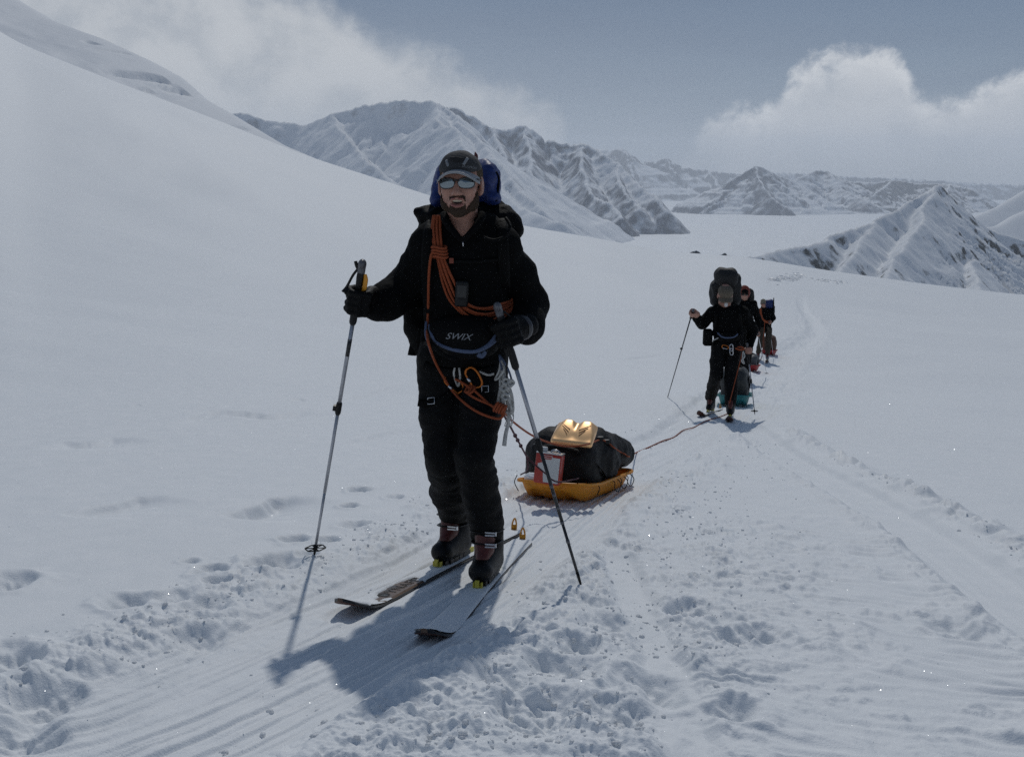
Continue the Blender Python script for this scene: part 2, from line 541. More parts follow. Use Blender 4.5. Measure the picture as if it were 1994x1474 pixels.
def detail_z(x, y):
    """small relief of the near snow: trampled trail, grooves, ripples, holes"""
    x = np.asarray(x, float); y = np.asarray(y, float)
    r = np.hypot(x, y)
    near = 1 - smooth(35, 60, r)
    trk = 1 - smooth(85, 115, r)
    z = 0.008 * fbm(x / 1.3, y / 1.3, 4, seed=21) + 0.0022 * fbm(x / 0.12 + y * 2, y / 0.3, 3, seed=22)
    far_und = 0.02 * fbm(x / 3.0, y / 5.0, 3, seed=23)
    z = z + far_und * smooth(4, 12, r)
    d, off, s = poly_dist(x, y, TRAIL)
    wob = 0.14 * fbm(s / 1.1, np.sign(off) * 3.0, 3, seed=31)
    hw = 0.40 + 0.25 * smooth(9, 16, y)
    edge = d + wob
    pack = 1 - smooth(hw - 0.07, hw + 0.10, edge)
    bil = np.abs(gnoise(x / 0.21, y / 0.21, 41))
    bil2 = np.abs(gnoise(x / 0.095 + 4, y / 0.095, 42))
    clod = 0.55 * fbm(x / 0.34, y / 0.34, 2, seed=40) + 0.75 * bil - 0.2 + 0.42 * bil2 + 0.18 * np.abs(gnoise(x / 0.045, y / 0.045, 44))
    fine = fbm(x / 0.05, y / 0.05, 3, seed=43)
    # roughness weight: band along the trail, and the trampled area right of the first skier
    band = (1 - smooth(hw + 0.18, hw + 0.62 + 0.5 * fbm(s / 0.8, off * 0 + 1, 2, seed=33), edge)) * (1 - pack)
    band = np.where(y > 9, band * 0.55, band)
    tramp = smooth(0.05, 0.45, off) * (1 - smooth(0.9, 1.9, off + 0.45 * fbm(x / .6, y / .6, 3, seed=36))) * (1 - smooth(5.2, 6.6, y)) * (1 - pack)
    rough = np.clip(np.maximum(band, 0.9 * tramp), 0, 1)
    patch = smooth(-0.25, 0.3, fbm(x / 0.5, y / 0.5, 3, seed=45))
    rough = rough * (0.35 + 0.65 * patch)
    rough = np.where(off < 0, rough * 0.85, rough)
    z = z + rough * (0.050 * clod + 0.017 * fine + 0.010 * fbm(x / 0.024, y / 0.024, 2, seed=46) + 0.011 * np.tanh(7 * fbm(x / 0.10, y / 0.10, 3, seed=47)) + 0.008)
    # packed bed with ski and sled grooves
    gro = fbm(off / 0.06, s / 2.6, 3, seed=51) * 0.020 + 0.013 * fbm(off / 0.024, s / 1.2, 2, seed=52) + 0.006 * fbm(x / 0.16, y / 0.16, 3, seed=53)
    z = z + pack * (-0.045 + gro + 0.005 * fine * patch + 0.018 * np.maximum(bil - 0.35, 0) * (1 - patch))
    # trampled far trail, footsteps
    ft = (1 - smooth(0.5, 1.3, d)) * smooth(12, 18, y)
    steps = ft * 0.085 * fbm(x / 0.36, y / 0.36, 3, seed=54) * trk - (0.05 + 0.05 * smooth(25, 60, y)) * (1 - smooth(0.1, 0.55, d)) * smooth(14, 22, y) * trk
    # right branch: planed bed, clods on its far edge
    d2, off2, s2 = poly_dist(x, y, BRANCH)
    bed = 1 - smooth(0.14, 0.26, np.abs(off2 - 0.05))
    on = smooth(0.2, 0.8, s2)
    z = z + on * bed * (-0.05 + 0.003 * fbm(off2 / 0.04, s2 / 2, 2, seed=61))
    berm = np.exp(-((off2 + 0.38 + 0.06 * fbm(s2 / 0.5, s2 * 0, 2, seed=62)) / 0.13) ** 2) * smooth(0.9, 1.8, s2)
    z = z + berm * (0.05 + 0.13 * clod) * smooth(-0.35, 0.25, fbm(s2 / 0.45, s2 * 0 + 3, 2, seed=63))
    lip = np.exp(-((off2 - 0.34) / 0.08) ** 2) * on
    z = z + lip * (0.016 + 0.05 * clod)
    # ripples pressed into the area between the trails
    cxr, cyr = 1.0, 3.4
    rip_w = smooth(0.75, 1.3, off) * smooth(0.12, 0.5, off2) * (1 - smooth(5.4, 6.4, y))
    ph = (y + 0.42 * x - 0.06 * (x - 1.2) ** 2) / 0.085 + 1.9 * fbm(x / 0.7, y / 0.4, 3, seed=71)
    rip = np.sin(ph * 2 * math.pi * 0.8) * (0.55 + 0.9 * gnoise(x / 0.45, y / 0.16, 74)) + 0.9 * fbm(x / 0.26, (y + 0.42 * x) / 0.06, 3, seed=72)
    z = z + rip_w * (0.0085 * rip * (0.35 + 0.8 * patch) + 0.05 * np.maximum(clod - 0.1, 0) * (1 - patch) ** 2 + 0.010 * fbm(x / .3, y / .22, 3, seed=73) + 0.004 * fine * (1 - patch))
    # centre groove
    d3, off3, s3 = poly_dist(x, y, GROOVE)
    gb = (1 - smooth(0.05, 0.12, d3 + 0.04 * fbm(s3 / 0.3, s3 * 0, 2, seed=81))) * smooth(0.0, 0.4, s3)
    z = z * (1 - 0.75 * gb) + gb * (-0.03)
    for c, rad, dep in HOLES:
        m = (np.abs(x - c.x) < rad * 4) & (np.abs(y - c.y) < rad * 4)
        if not m.any():
            continue
        xx, yy = x[m] - c.x, y[m] - c.y
        q = np.hypot(xx, yy * 0.85) / rad * (1 + 0.35 * fbm(xx / rad / 1.3 + c.x * 9, yy / rad / 1.3 + c.y * 7, 2, seed=91))
        z[m] += -0.85 * dep * (1 - smooth(0.25, 1.2, q)) * (1 + 0.5 * fbm(xx / 0.05, yy / 0.05, 2, seed=92)) + 0.16 * dep * np.exp(-((q - 1.35) / 0.3) ** 2)
    for pl, dep in SCARPS:
        m = (x > pl[:, 0].min() - .6) & (x < pl[:, 0].max() + .6) & (y > pl[:, 1].min() - .6) & (y < pl[:, 1].max() + .6)
        if not m.any():
            continue
        dd, oo, ss = poly_dist(x[m], y[m], pl)
        L = np.hypot(*np.diff(pl, axis=0).T).sum()
        fade = smooth(0, 0.3 * L, ss) * (1 - smooth(0.75 * L, L, ss)) * (1 - smooth(0.25, 0.5, dd))
        oo = oo + 0.05 * fbm(ss / 0.18, ss * 0, 3, seed=95)
        z[m] += -1.8 * dep * fade * smooth(-0.05, 0.05, oo) * np.exp(-np.maximum(oo, 0) / 0.22)
    # bed pressed flat under the ski that lies open
    dk, ok_, sk = poly_dist(x, y, np.array([SKI_L[0][:2], SKI_L[1][:2]]))
    wk = 1 - smooth(.048, .085, dk)
    z = z * (1 - wk) + wk * (-.058)
    return z * near + steps


def snow_z(x, y):
    return base_z(x, y) + detail_z(np.atleast_1d(np.asarray(x, float)), np.atleast_1d(np.asarray(y, float))).reshape(np.shape(x))


def gz(x, y):
    return float(snow_z(np.array([x]), np.array([y]))[0])


def build_slope():
    a_in = np.radians(np.linspace(-30.5, 30.5, 830))
    a_l = np.radians(-30.5 - np.cumsum(np.geomspace(0.1, 4.2, 70)))
    a_l = a_l[a_l > -math.pi + 0.02]
    az = np.concatenate([a_l[::-1], a_in, -a_l, [math.pi]])
    rr = np.concatenate([np.geomspace(0.02, 2.15, 18)[:-1], 1 / np.linspace(1 / 2.15, 1 / 16.0, 470), np.geomspace(16, 60, 140)[1:], np.geomspace(60, 120, 34)[1:], np.geomspace(120, 225, 16)[1:], np.linspace(228, 290, 30), np.geomspace(300, 560, 26)])
    R, A = np.meshgrid(rr, az, indexing='ij')
    x = R * np.sin(A); y = R * np.cos(A)
    z = base_z(x, y)
    m = R < 118
    z[m] += detail_z(x[m], y[m])
    V = np.stack([x, y, z], -1).reshape(-1, 3)
    F = grid_faces(len(rr), len(az), wrap=True)[:, ::-1]
    # close the centre
    me = mesh_from('snow_slope', V, F, mat_snow('snow_near', 0.5, 150.0, 0.0))
    link('snow_slope', me, kind='structure', label='trampled white snow slope under the skiers')


build_slope()

# ------------------------------------------------------------------ glacier and mountains
GR = np.array([300, 600, 1500, 3000, 5000, 9000, 12000, 20000, 34000.0])
GZ = np.array([-70, -150, -270, -340, -402, -475, -525, -640, -900.0])


def glacier_z(x, y):
    r = np.hypot(x, y)
    return np.interp(r, GR, GZ) + CAMZ


def build_glacier():
    az = np.radians(np.linspace(-50, 62, 420))
    rr = np.geomspace(420, 25500, 260)
    R, A = np.meshgrid(rr, az, indexing='ij')
    x = R * np.sin(A); y = R * np.cos(A)
    z = glacier_z(x, y) + 6 * fbm(x / 900, y / 900, 4, seed=101) * smooth(500, 3000, R)
    # crevassed patch on the near glacier
    cr = np.exp(-(((x - 1500) / 700) ** 2 + ((y - 5600) / 700) ** 2))
    z += cr * 22 * ridged(x / 120, y / 190, 4, seed=103)
    V = np.stack([x, y, z], -1).reshape(-1, 3)
    me = mesh_from('glacier', V, grid_faces(len(rr), len(az))[:, ::-1], mat_snow('snow_glacier', 0.0, 0.02, 0.6, 0.004))
    link('glacier', me, kind='structure', label='flat white glacier filling the valley floor')


build_glacier()


def mountain(name, ridges, mat, label, nx=220, ny=150, spread=1.0, gully=0.25, gfreq=1.0, namp=0.06, margin=None, floor=None, soft=0.0, seed=0, kind='structure', back=1.0, floor_off=-40, crest_noise=0.0, line=False, carve=()):
    lines = []
    for pts, slope in ridges:
        pl = np.array([P(*p)[:] for p in pts])
        lines.append((pl, slope))
    allp = np.vstack([l[0] for l in lines])
    H = allp[:, 2].max() - glacier_z(allp[:, 0], allp[:, 1]).mean()
    mg = margin or H / 0.6
    xs = np.linspace(allp[:, 0].min() - mg, allp[:, 0].max() + mg, nx)
    ys = np.linspace(allp[:, 1].min() - mg * 1.1, allp[:, 1].max() + mg * back, ny)
    X, Y = np.meshgrid(xs, ys)
    wx = X + H * 0.075 * fbm(X / (H * .45), Y / (H * .45), 4, gain=.55, seed=seed + 3)
    wy = Y + H * 0.11 * fbm(X / (H * .45) + 9, Y / (H * .45), 4, gain=.55, seed=seed + 4)
    h = np.full(X.shape, -1e9); dn = np.full(X.shape, 1e9); sn = np.zeros(X.shape)
    for k, (pl, slope) in enumerate(lines):
        acc = 0
        for a, b in zip(pl[:-1], pl[1:]):
            d2 = b[:2] - a[:2]; L = math.hypot(*d2)
            t = np.clip(((wx - a[0]) * d2[0] + (wy - a[1]) * d2[1]) / (L * L), 0, 1)
            dist = np.hypot(wx - a[0] - t * d2[0], wy - a[1] - t * d2[1])
            zr = a[2] + t * (b[2] - a[2])
            v = zr - slope * dist * (1 - 0.18 * np.clip(dist / H, 0, 1.2))
            m = v > h
            h = np.where(m, v, h); dn = np.where(m, dist, dn); sn = np.where(m, acc + t * L + 31.0 * k * H, sn)
            acc += L
    if line:                                  # long ridge: profile follows x, flanks fall away on both sides
        h = np.full(X.shape, -1e9)
        for pl, slope in lines:
            yr = np.interp(X, pl[:, 0], pl[:, 1]); zr = np.interp(X, pl[:, 0], pl[:, 2])
            dist = np.hypot(Y - yr, 0.04 * H) - 0.04 * H
            end = np.maximum(X - pl[-1, 0], 0) + np.maximum(pl[0, 0] - X, 0)
            v = zr - slope * dist - 0.8 * end
            m = v > h
            h = np.where(m, v, h); dn = np.where(m, dist, dn); sn = np.where(m, X, sn)
    q = np.clip(dn / (0.55 * H), 0, 1)
    ang = sn / (H * 0.16) * gfreq
    g = ridged(ang, dn / (H * 0.8), 4, seed=seed + 11)
    h = h - gully * H * 0.42 * q * (1 - g) * 1.6
    fl0 = glacier_z(X, Y) if floor is None else np.full(X.shape, floor)
    h = h + np.clip((h - fl0) / (0.4 * H), 0.08, 1) * namp * H * (ridged(X / (H * .35), Y / (H * .35), 6, gain=0.55, seed=seed + 13) - 0.7) * (0.15 + 0.85 * np.clip(dn / (0.2 * H), 0, 1))
    if crest_noise:
        h = h + crest_noise * H * np.minimum(fbm(X / (H * .09), Y / (H * .09), 4, seed=seed + 17), 0.25) * np.clip(1 - dn / (0.2 * H), 0, 1)
    for (cpx, cpy, cY, rx, rz, dep) in carve:          # scoops and ice walls in the face
        cp_ = P(cpx, cpy, cY)
        qx = (X - cp_[0]) / rx; qy = (h - cp_[2]) / rz
        qq = np.hypot(qx + .25 * qy, qy) + 3 * (Y > cY + 22) + 0.25 * fbm(X / rx * 1.3, Y / rx * 1.3, 3, seed=seed + 23)
        h = h - dep * (1 - smooth(0.55, 1.0, qq))
    fl = glacier_z(X, Y) + floor_off if floor is None else np.full(X.shape, floor)
    h = np.maximum(h, fl)
    V = np.stack([X, Y, h], -1).reshape(-1, 3)
    F = grid_faces(ny, nx)
    keep = (h.ravel()[F] > fl.ravel()[F] + 0.5).any(axis=1)
    me = mesh_from(name, V, F[keep], mat)
    link(name, me, kind=kind, label=label)


M_big = mat_mountain('mountain_snow_rock', 0.016, 0.42, 0.66, (0.13, 0.13, 0.14), 7.0, 0.5)
M_mid = mat_mountain('mountain_rock_dark', 0.014, 0.24, 0.46, (0.12, 0.125, 0.145), 7.0, 0.5)
M_pyr = mat_mountain('pyramid_rock', 0.012, 0.10, 0.34, (0.085, 0.092, 0.115), 8.0, 0.5)
M_far = mat_mountain('mountain_far', 0.0045, 0.09, 0.23, (0.06, 0.066, 0.08), 20.0, 0.6)
M_peak = mat_mountain('mountain_fluted', 0.045, 0.365, 0.46, (0.10, 0.097, 0.09), 1.6, 0.45)
M_mid2 = mat_mountain('outcrop_rock', 0.5, 0.18, 0.34, (0.09, 0.09, 0.10), 0.2, 0.6)
M_ridge = mat_mountain('ridge_snow', 0.03, 1.2, 1.5, (0.2, 0.2, 0.2), 1.0, 0.6)

# far blue range
mountain('mountain_range', [([(1090, 300, 20500), (1160, 296, 20500), (1185, 291, 20500), (1215, 289, 20500), (1250, 316, 20700), (1300, 309, 20800), (1330, 326, 21000), (1380, 332, 21200), (1430, 338, 21500), (1520, 336, 22000), (1640, 343, 22500), (1740, 347, 23000), (1850, 352, 23500), (1900, 356, 23500), (1990, 360, 23500)], 0.62),
         ([(1215, 289, 20500), (1228, 325, 19700), (1240, 360, 19000)], 0.7), ([(1300, 309, 20800), (1318, 345, 20000), (1335, 372, 19300)], 0.7), ([(1160, 296, 20500), (1168, 335, 19800), (1178, 365, 19200)], .7), ([(1380, 332, 21200), (1400, 360, 20000)], .7)],
         M_far, 'far hazy blue mountain range along the horizon', 440, 150, gully=0.42, gfreq=1.4, namp=0.08, crest_noise=0.09, seed=200, back=0.25)
# range behind the right hand peak
mountain('hazy_ridge', [([(1640, 352, 13500), (1700, 356, 13500), (1740, 350, 13500), (1790, 357, 13400), (1850, 358, 13000), (1885, 366, 12800), (1930, 388, 12500), (1990, 420, 12500)], 0.6), ([(1740, 350, 13500), (1700, 380, 12400)], .6), ([(1850, 358, 13000), (1840, 385, 12200)], .6)],
         M_far, 'hazy blue ridge behind the pointed snow peak', 240, 90, gully=0.5, namp=0.09, crest_noise=0.05, seed=230, back=0.5)
# pyramid mountain standing in the glacier
mountain('pyramid_mountain', [([(1374, 399, 11400), (1400, 370, 11600), (1432, 344, 11750), (1469, 323, 11800), (1483, 325, 11850), (1510, 340, 11950), (1545, 352, 12200), (1590, 331, 12800), (1612, 333, 12800), (1650, 352, 12900), (1700, 372, 12900), (1760, 385, 12900)], 0.75),
         ([(1469, 323, 11800), (1482, 352, 11350), (1500, 380, 11000), (1540, 409, 10700)], 0.9), ([(1483, 325, 11850), (1540, 372, 11500), (1580, 402, 11200)], .55), ([(1612, 333, 12800), (1640, 368, 12200), (1690, 392, 11700)], 0.5), ([(1545, 352, 12200), (1600, 385, 11700)], .45)],
         M_pyr, 'dark rocky pyramid mountain standing in the white glacier', 330, 190, gully=0.34, gfreq=1.6, namp=0.09, crest_noise=0.03, seed=240, back=0.6)
# buttress behind the cloud-capped mountain
mountain('rock_buttress', [([(850, 205, 8200), (885, 208, 8200), (920, 226, 8200), (955, 250, 8150), (985, 255, 8150), (1000, 248, 8150), (1022, 244, 8150), (1045, 258, 8100), (1062, 274, 8100), (1082, 272, 8050), (1110, 282, 8000), (1138, 280, 7950), (1158, 285, 7900), (1200, 318, 7600), (1235, 348, 7300), (1262, 372, 7000), (1280, 382, 6850), (1298, 405, 6700)], 0.95),
         ([(1022, 244, 8150), (1030, 300, 7500), (1040, 345, 7000)], 1.0), ([(1138, 280, 7950), (1130, 330, 7300), (1155, 375, 6800), (1208, 421, 6250)], 0.95), ([(1200, 318, 7600), (1215, 370, 7000), (1245, 402, 6700)], 1.0), ([(955, 250, 8150), (1000, 330, 7200), (1090, 385, 6500), (1140, 410, 6250)], .9)],
         M_mid, 'grey rocky buttress with snow patches beside the glacier', 340, 240, gully=0.30, gfreq=1.5, namp=0.10, crest_noise=0.035, seed=260, back=0.4)
# cloud-capped mountain
mountain('cloudy_mountain', [([(380, 235, 6200), (470, 220, 6300), (520, 235, 6300), (590, 243, 6200), (640, 222, 6150), (700, 206, 6100), (760, 197, 6050), (805, 194, 6000), (845, 196, 6000)], 0.9),
         ([(845, 196, 6000), (852, 236, 5600), (882, 250, 5450), (905, 290, 5150), (940, 330, 4850), (985, 378, 4500), (1010, 402, 4300)], 0.85),
         ([(845, 196, 6000), (875, 215, 5900), (920, 262, 5500), (965, 310, 5150), (1010, 360, 4850), (1062, 410, 4550)], .85),
         ([(640, 222, 6150), (690, 290, 5500), (760, 350, 5000), (800, 430, 4500)], .95),
         ([(1010, 402, 4300), (1050, 418, 4150), (1085, 432, 4050)], .62)],
         M_big, 'big grey mountain with its summit in the cloud', 420, 300, gully=0.17, gfreq=1.6, namp=0.055, crest_noise=0.02, seed=280, back=0.4)
# pointed peak on the right
mountain('snow_peak', [([(1440, 503, 1500), (1465, 497, 1520), (1510, 490, 1560), (1550, 481, 1600), (1600, 470, 1660), (1650, 446, 1740), (1700, 431, 1800), (1770, 394, 1900), (1818, 362, 1980), (1836, 359, 2000), (1852, 380, 2020), (1880, 409, 2050), (1905, 432, 2080), (1945, 452, 2100), (2010, 470, 2100), (2120, 480, 2050)], 1.1),
         ([(1818, 362, 1980), (1790, 430, 1800), (1755, 490, 1640), (1720, 560, 1480)], 0.9), ([(1700, 431, 1800), (1665, 490, 1620), (1620, 540, 1480)], .85), ([(1905, 432, 2080), (1890, 500, 1800), (1900, 570, 1550)], .8)],
         M_peak, 'pointed white snow peak with fluted face and rock bands', 420, 300, gully=0.22, gfreq=2.6, namp=0.05, crest_noise=0.01, seed=300, margin=500, back=0.7)
mountain('snow_shoulder', [([(1860, 470, 3300), (1890, 425, 3400), (1940, 404, 3500), (1994, 372, 3600), (2080, 330, 3700), (2200, 300, 3700)], 0.5), ([(1900, 446, 2700), (1940, 440, 2750), (1970, 422, 2800), (2030, 396, 2850), (2150, 370, 2900)], .5)],
         M_ridge, 'smooth white snow shoulder behind the pointed peak', 200, 160, gully=0.12, namp=0.03, seed=320, margin=700, line=True)
# crevassed ridge on the upper left
mountain('icefall_ridge', [([(-160, -110, 640), (-20, -35, 620), (35, 2, 610), (100, 40, 600), (200, 76, 590), (290, 118, 580), (345, 148, 575), (385, 186, 570), (450, 222, 560), (550, 282, 550), (620, 312, 540), (690, 338, 530), (760, 372, 520), (840, 420, 510)], 0.2)],
         M_ridge, 'crevassed snow ridge above the slope on the left', 420, 220, gully=0.05, gfreq=0.7, namp=0.02, seed=340, margin=190, floor=-60, back=0.5, line=True, carve=((295, 148, 530, 22, 2.6, 3.5), (350, 172, 535, 13, 2.4, 3.5), (152, 73, 545, 5, 1.6, 2.5), (262, 170, 500, 4, 1.4, 2), (318, 180, 500, 5, 1.2, 1.5), (228, 96, 552, 15, .8, 1.4), (470, 248, 520, 18, .9, 1.3), (560, 296, 505, 12, 1.6, 2), (330, 205, 480, 13, .8, 1.2)))

# dark rocks breaking through the snow
mountain('rock_outcrop', [([(-70, 150, 330), (-20, 158, 330), (5, 163, 328), (22, 176, 326), (34, 190, 325)], 1.3)], M_mid2, 'dark rock outcrop at the left edge of the snow slope', 60, 40, gully=.1, namp=.12, crest_noise=.05, seed=360, margin=14, floor=float(P(0, 196, 328)[2]) - 8, kind='structure')
mountain('rock_outcrop', [([(1340, 488, 520), (1351, 484.5, 520), (1362, 489, 520)], .9)], M_mid2, 'small dark rock tip at the brow of the slope, left of the khaki cap', 50, 30, gully=.1, namp=.05, crest_noise=.04, seed=362, margin=6, floor=float(P(1350, 492, 520)[2]) - 3)
mountain('rock_outcrop', [([(1406, 497, 520), (1415, 493.5, 520), (1424, 497, 520)], .9)], M_mid2, 'small dark rock tip at the brow of the slope, above the khaki cap', 50, 30, gully=.1, namp=.05, crest_noise=.04, seed=364, margin=6, floor=float(P(1414, 500, 520)[2]) - 3)


def build_haze():
    m = bpy.data.materials.new('haze_air')
    m.use_nodes = True
    nt = m.node_tree
    nt.nodes.clear()
    out = nt.nodes.new('ShaderNodeOutputMaterial')
    v = nt.nodes.new('ShaderNodeVolumePrincipled')
    v.inputs['Color'].default_value = (0.86, 0.92, 1.0, 1)
    v.inputs['Density'].default_value = HAZE
    v.inputs['Anisotropy'].default_value = 0.4
    nt.links.new(v.outputs[0], out.inputs['Volume'])
    bm = bmesh.new()
    bmesh.ops.create_cube(bm, size=1.0)
    x0, x1, y0, y1, z0, z1 = -27000, 27000, -1500, 26500, -1000, 700
    for q in bm.verts:
        q.co = ((x0 + x1) / 2 + q.co.x * (x1 - x0), (y0 + y1) / 2 + q.co.y * (y1 - y0), (z0 + z1) / 2 + q.co.z * (z1 - z0))
    me = bpy.data.meshes.new('haze'); bm.to_mesh(me); bm.free()
    me.materials.append(m)
    link('haze', me, kind='stuff', label='pale blue mountain haze')


HAZE = 4.8e-5
build_haze()

# ------------------------------------------------------------------ modelling tools: distance fields, tubes, lofts
def V3(*a):
    return np.array(a, float)


def npv(v):
    return np.array(v[:], float) if not isinstance(v, np.ndarray) else v


class Field:
    def __init__(self, lo, hi, step, fine=None):
        """rectilinear grid; fine = (lo, hi, step) gives a box with closer spacing"""
        def axis(i):
            a, b = lo[i], hi[i]
            if fine is None or fine[1][i] < a or fine[0][i] > b:
                return np.arange(a, b + step, step)
            fa, fb, fs = max(a, fine[0][i]), min(b, fine[1][i]), fine[2]
            left = fa - np.arange(1, max(0, int((fa - a) / step) + 1) + 1)[::-1] * step if fa > a else np.array([])
            mid = np.arange(fa, fb + fs, fs)
            right = mid[-1] + np.arange(1, max(0, int((b - mid[-1]) / step) + 1) + 1) * step if fb < b else np.array([])
            return np.concatenate([left, mid, right])
        self.ax = [axis(i) for i in range(3)]
        self.D = np.full([len(a) for a in self.ax], 1.0, np.float32)

    def _sub(self, lo, hi):
        sl = tuple(slice(max(0, np.searchsorted(a, l) - 1), np.searchsorted(a, h) + 1) for a, l, h in zip(self.ax, lo, hi))
        X = self.ax[0][sl[0]][:, None, None]; Y = self.ax[1][sl[1]][None, :, None]; Z = self.ax[2][sl[2]][None, None, :]
        return sl, X, Y, Z

    def _put(self, sl, d, k, op):
        A = self.D[sl]
        if A.size == 0:
            return
        if op == 'add':
            if k > 0:
                h = np.clip(0.5 + 0.5 * (A - d) / k, 0, 1)
                self.D[sl] = A + h * (d - A) - k * h * (1 - h)
            else:
                self.D[sl] = np.minimum(A, d)
        elif op == 'sub':
            if k > 0:
                h = np.clip(0.5 - 0.5 * (A + d) / k, 0, 1)
                self.D[sl] = A + h * (-d - A) + k * h * (1 - h)
            else:
                self.D[sl] = np.maximum(A, -d)
        else:
            self.D[sl] = np.maximum(A, d)

    def cone(self, a, b, ra, rb, k=0.02, op='add'):
        a = npv(a); b = npv(b)
        m = max(ra, rb) + k + 0.035
        sl, X, Y, Z = self._sub(np.minimum(a, b) - m, np.maximum(a, b) + m)
        d = b - a; L = max(d @ d, 1e-9)
        t = np.clip(((X - a[0]) * d[0] + (Y - a[1]) * d[1] + (Z - a[2]) * d[2]) / L, 0, 1)
        dist = np.sqrt((X - a[0] - t * d[0]) ** 2 + (Y - a[1] - t * d[1]) ** 2 + (Z - a[2] - t * d[2]) ** 2) - (ra + t * (rb - ra))
        self._put(sl, dist, k, op)
        return self

    def chain(self, pts, rad, k=0.01, op='add'):
        for i in range(len(pts) - 1):
            self.cone(pts[i], pts[i + 1], rad[i], rad[i + 1], k, op)
        return self

    def ell(self, c, r, R=None, k=0.02, op='add'):
        c = npv(c); r = np.array(r, float)
        m = r.max() + k + 0.035
        sl, X, Y, Z = self._sub(c - m, c + m)
        x, y, z = X - c[0], Y - c[1], Z - c[2]
        if R is not None:
            R = np.array(R)
            x, y, z = (R[0, 0] * x + R[1, 0] * y + R[2, 0] * z, R[0, 1] * x + R[1, 1] * y + R[2, 1] * z, R[0, 2] * x + R[1, 2] * y + R[2, 2] * z)
        k0 = np.sqrt((x / r[0]) ** 2 + (y / r[1]) ** 2 + (z / r[2]) ** 2)
        k1 = np.sqrt((x / r[0] ** 2) ** 2 + (y / r[1] ** 2) ** 2 + (z / r[2] ** 2) ** 2)
        self._put(sl, k0 * (k0 - 1) / np.maximum(k1, 1e-6), k, op)
        return self

    def box(self, c, h, rd, R=None, k=0.01, op='add', taper=0.0):
        c = npv(c); h = np.array(h, float)
        m = np.linalg.norm(h) + k + 0.03
        sl, X, Y, Z = self._sub(c - m, c + m)
        x, y, z = X - c[0], Y - c[1], Z - c[2]
        if R is not None:
            R = np.array(R)
            x, y, z = (R[0, 0] * x + R[1, 0] * y + R[2, 0] * z, R[0, 1] * x + R[1, 1] * y + R[2, 1] * z, R[0, 2] * x + R[1, 2] * y + R[2, 2] * z)
        f = 1 + taper * (z / h[2]) if taper else 1.0
        qx = np.abs(x) / f - h[0] + rd; qy = np.abs(y) / f - h[1] + rd; qz = np.abs(z) - h[2] + rd
        d = np.sqrt(np.maximum(qx, 0) ** 2 + np.maximum(qy, 0) ** 2 + np.maximum(qz, 0) ** 2) + np.minimum(np.maximum(np.maximum(qx, qy), qz), 0) - rd
        self._put(sl, d, k, op)
        return self

    def plane(self, p, n, op='cut'):
        """keep the side n points away from"""
        p = npv(p); n = npv(n)
        X, Y, Z = self.ax[0][:, None, None], self.ax[1][None, :, None], self.ax[2][None, None, :]
        self.D = np.maximum(self.D, ((X - p[0]) * n[0] + (Y - p[1]) * n[1] + (Z - p[2]) * n[2]).astype(np.float32))
        return self

    def mesh(self):
        D = self.D
        xs, ys, zs = self.ax
        neg = D < 0
        c = np.zeros([n - 1 for n in D.shape], np.int8)
        offs = [(i, j, k) for i in (0, 1) for j in (0, 1) for k in (0, 1)]
        sh = D.shape
        for i, j, k in offs:
            c += neg[i:sh[0] - 1 + i, j:sh[1] - 1 + j, k:sh[2] - 1 + k]
        act = (c > 0) & (c < 8)
        ii = np.argwhere(act)
        idx = np.full(c.shape, -1, np.int32); idx[act] = np.arange(len(ii))
        O = np.array(offs)
        vals = np.stack([D[ii[:, 0] + o[0], ii[:, 1] + o[1], ii[:, 2] + o[2]] for o in offs], 1).astype(float)
        acc = np.zeros((len(ii), 3)); cnt = np.zeros(len(ii))
        for a in range(8):
            for b in range(a + 1, 8):
                if np.abs(O[a] - O[b]).sum() != 1:
                    continue
                va, vb = vals[:, a], vals[:, b]
                m = (va < 0) != (vb < 0)
                t = np.where(m, va / np.where(m, va - vb, 1), 0)[:, None]
                acc += np.where(m[:, None], O[a] + t * (O[b] - O[a]), 0); cnt += m
        f = acc / np.maximum(cnt, 1)[:, None]
        V = np.stack([g[ii[:, q]] + f[:, q] * (g[ii[:, q] + 1] - g[ii[:, q]]) for q, g in enumerate((xs, ys, zs))], 1)
        F = []
        for ax in range(3):
            o1, o2 = [(1, 2), (2, 0), (0, 1)][ax]
            sl0 = [slice(None)] * 3; sl1 = [slice(None)] * 3
            sl0[ax] = slice(0, -1); sl1[ax] = slice(1, None)
            s0, s1 = neg[tuple(sl0)], neg[tuple(sl1)]
            e = np.argwhere(s0 != s1)
            ok = np.ones(len(e), bool)
            for o in (o1, o2):
                ok &= (e[:, o] > 0) & (e[:, o] < D.shape[o] - 1)
            e = e[ok]
            d1 = np.zeros(3, int); d1[o1] = 1
            d2 = np.zeros(3, int); d2[o2] = 1
            q = [e - d1 - d2, e - d2, e, e - d1]
            quad = np.stack([idx[tuple(p_.T)] for p_ in q], 1)
            flip = s0[tuple(e.T)]
            quad = np.where(flip[:, None], quad, quad[:, ::-1])
            F.append(quad)
        F = np.concatenate(F)
        return V, F


def vnormals(V, F):
    n = np.cross(V[F[:, 2]] - V[F[:, 0]], V[F[:, 3]] - V[F[:, 1]])
    N_ = np.zeros_like(V)
    for k in range(4):
        np.add.at(N_, F[:, k], n)
    return N_ / np.maximum(np.linalg.norm(N_, axis=1), 1e-12)[:, None]


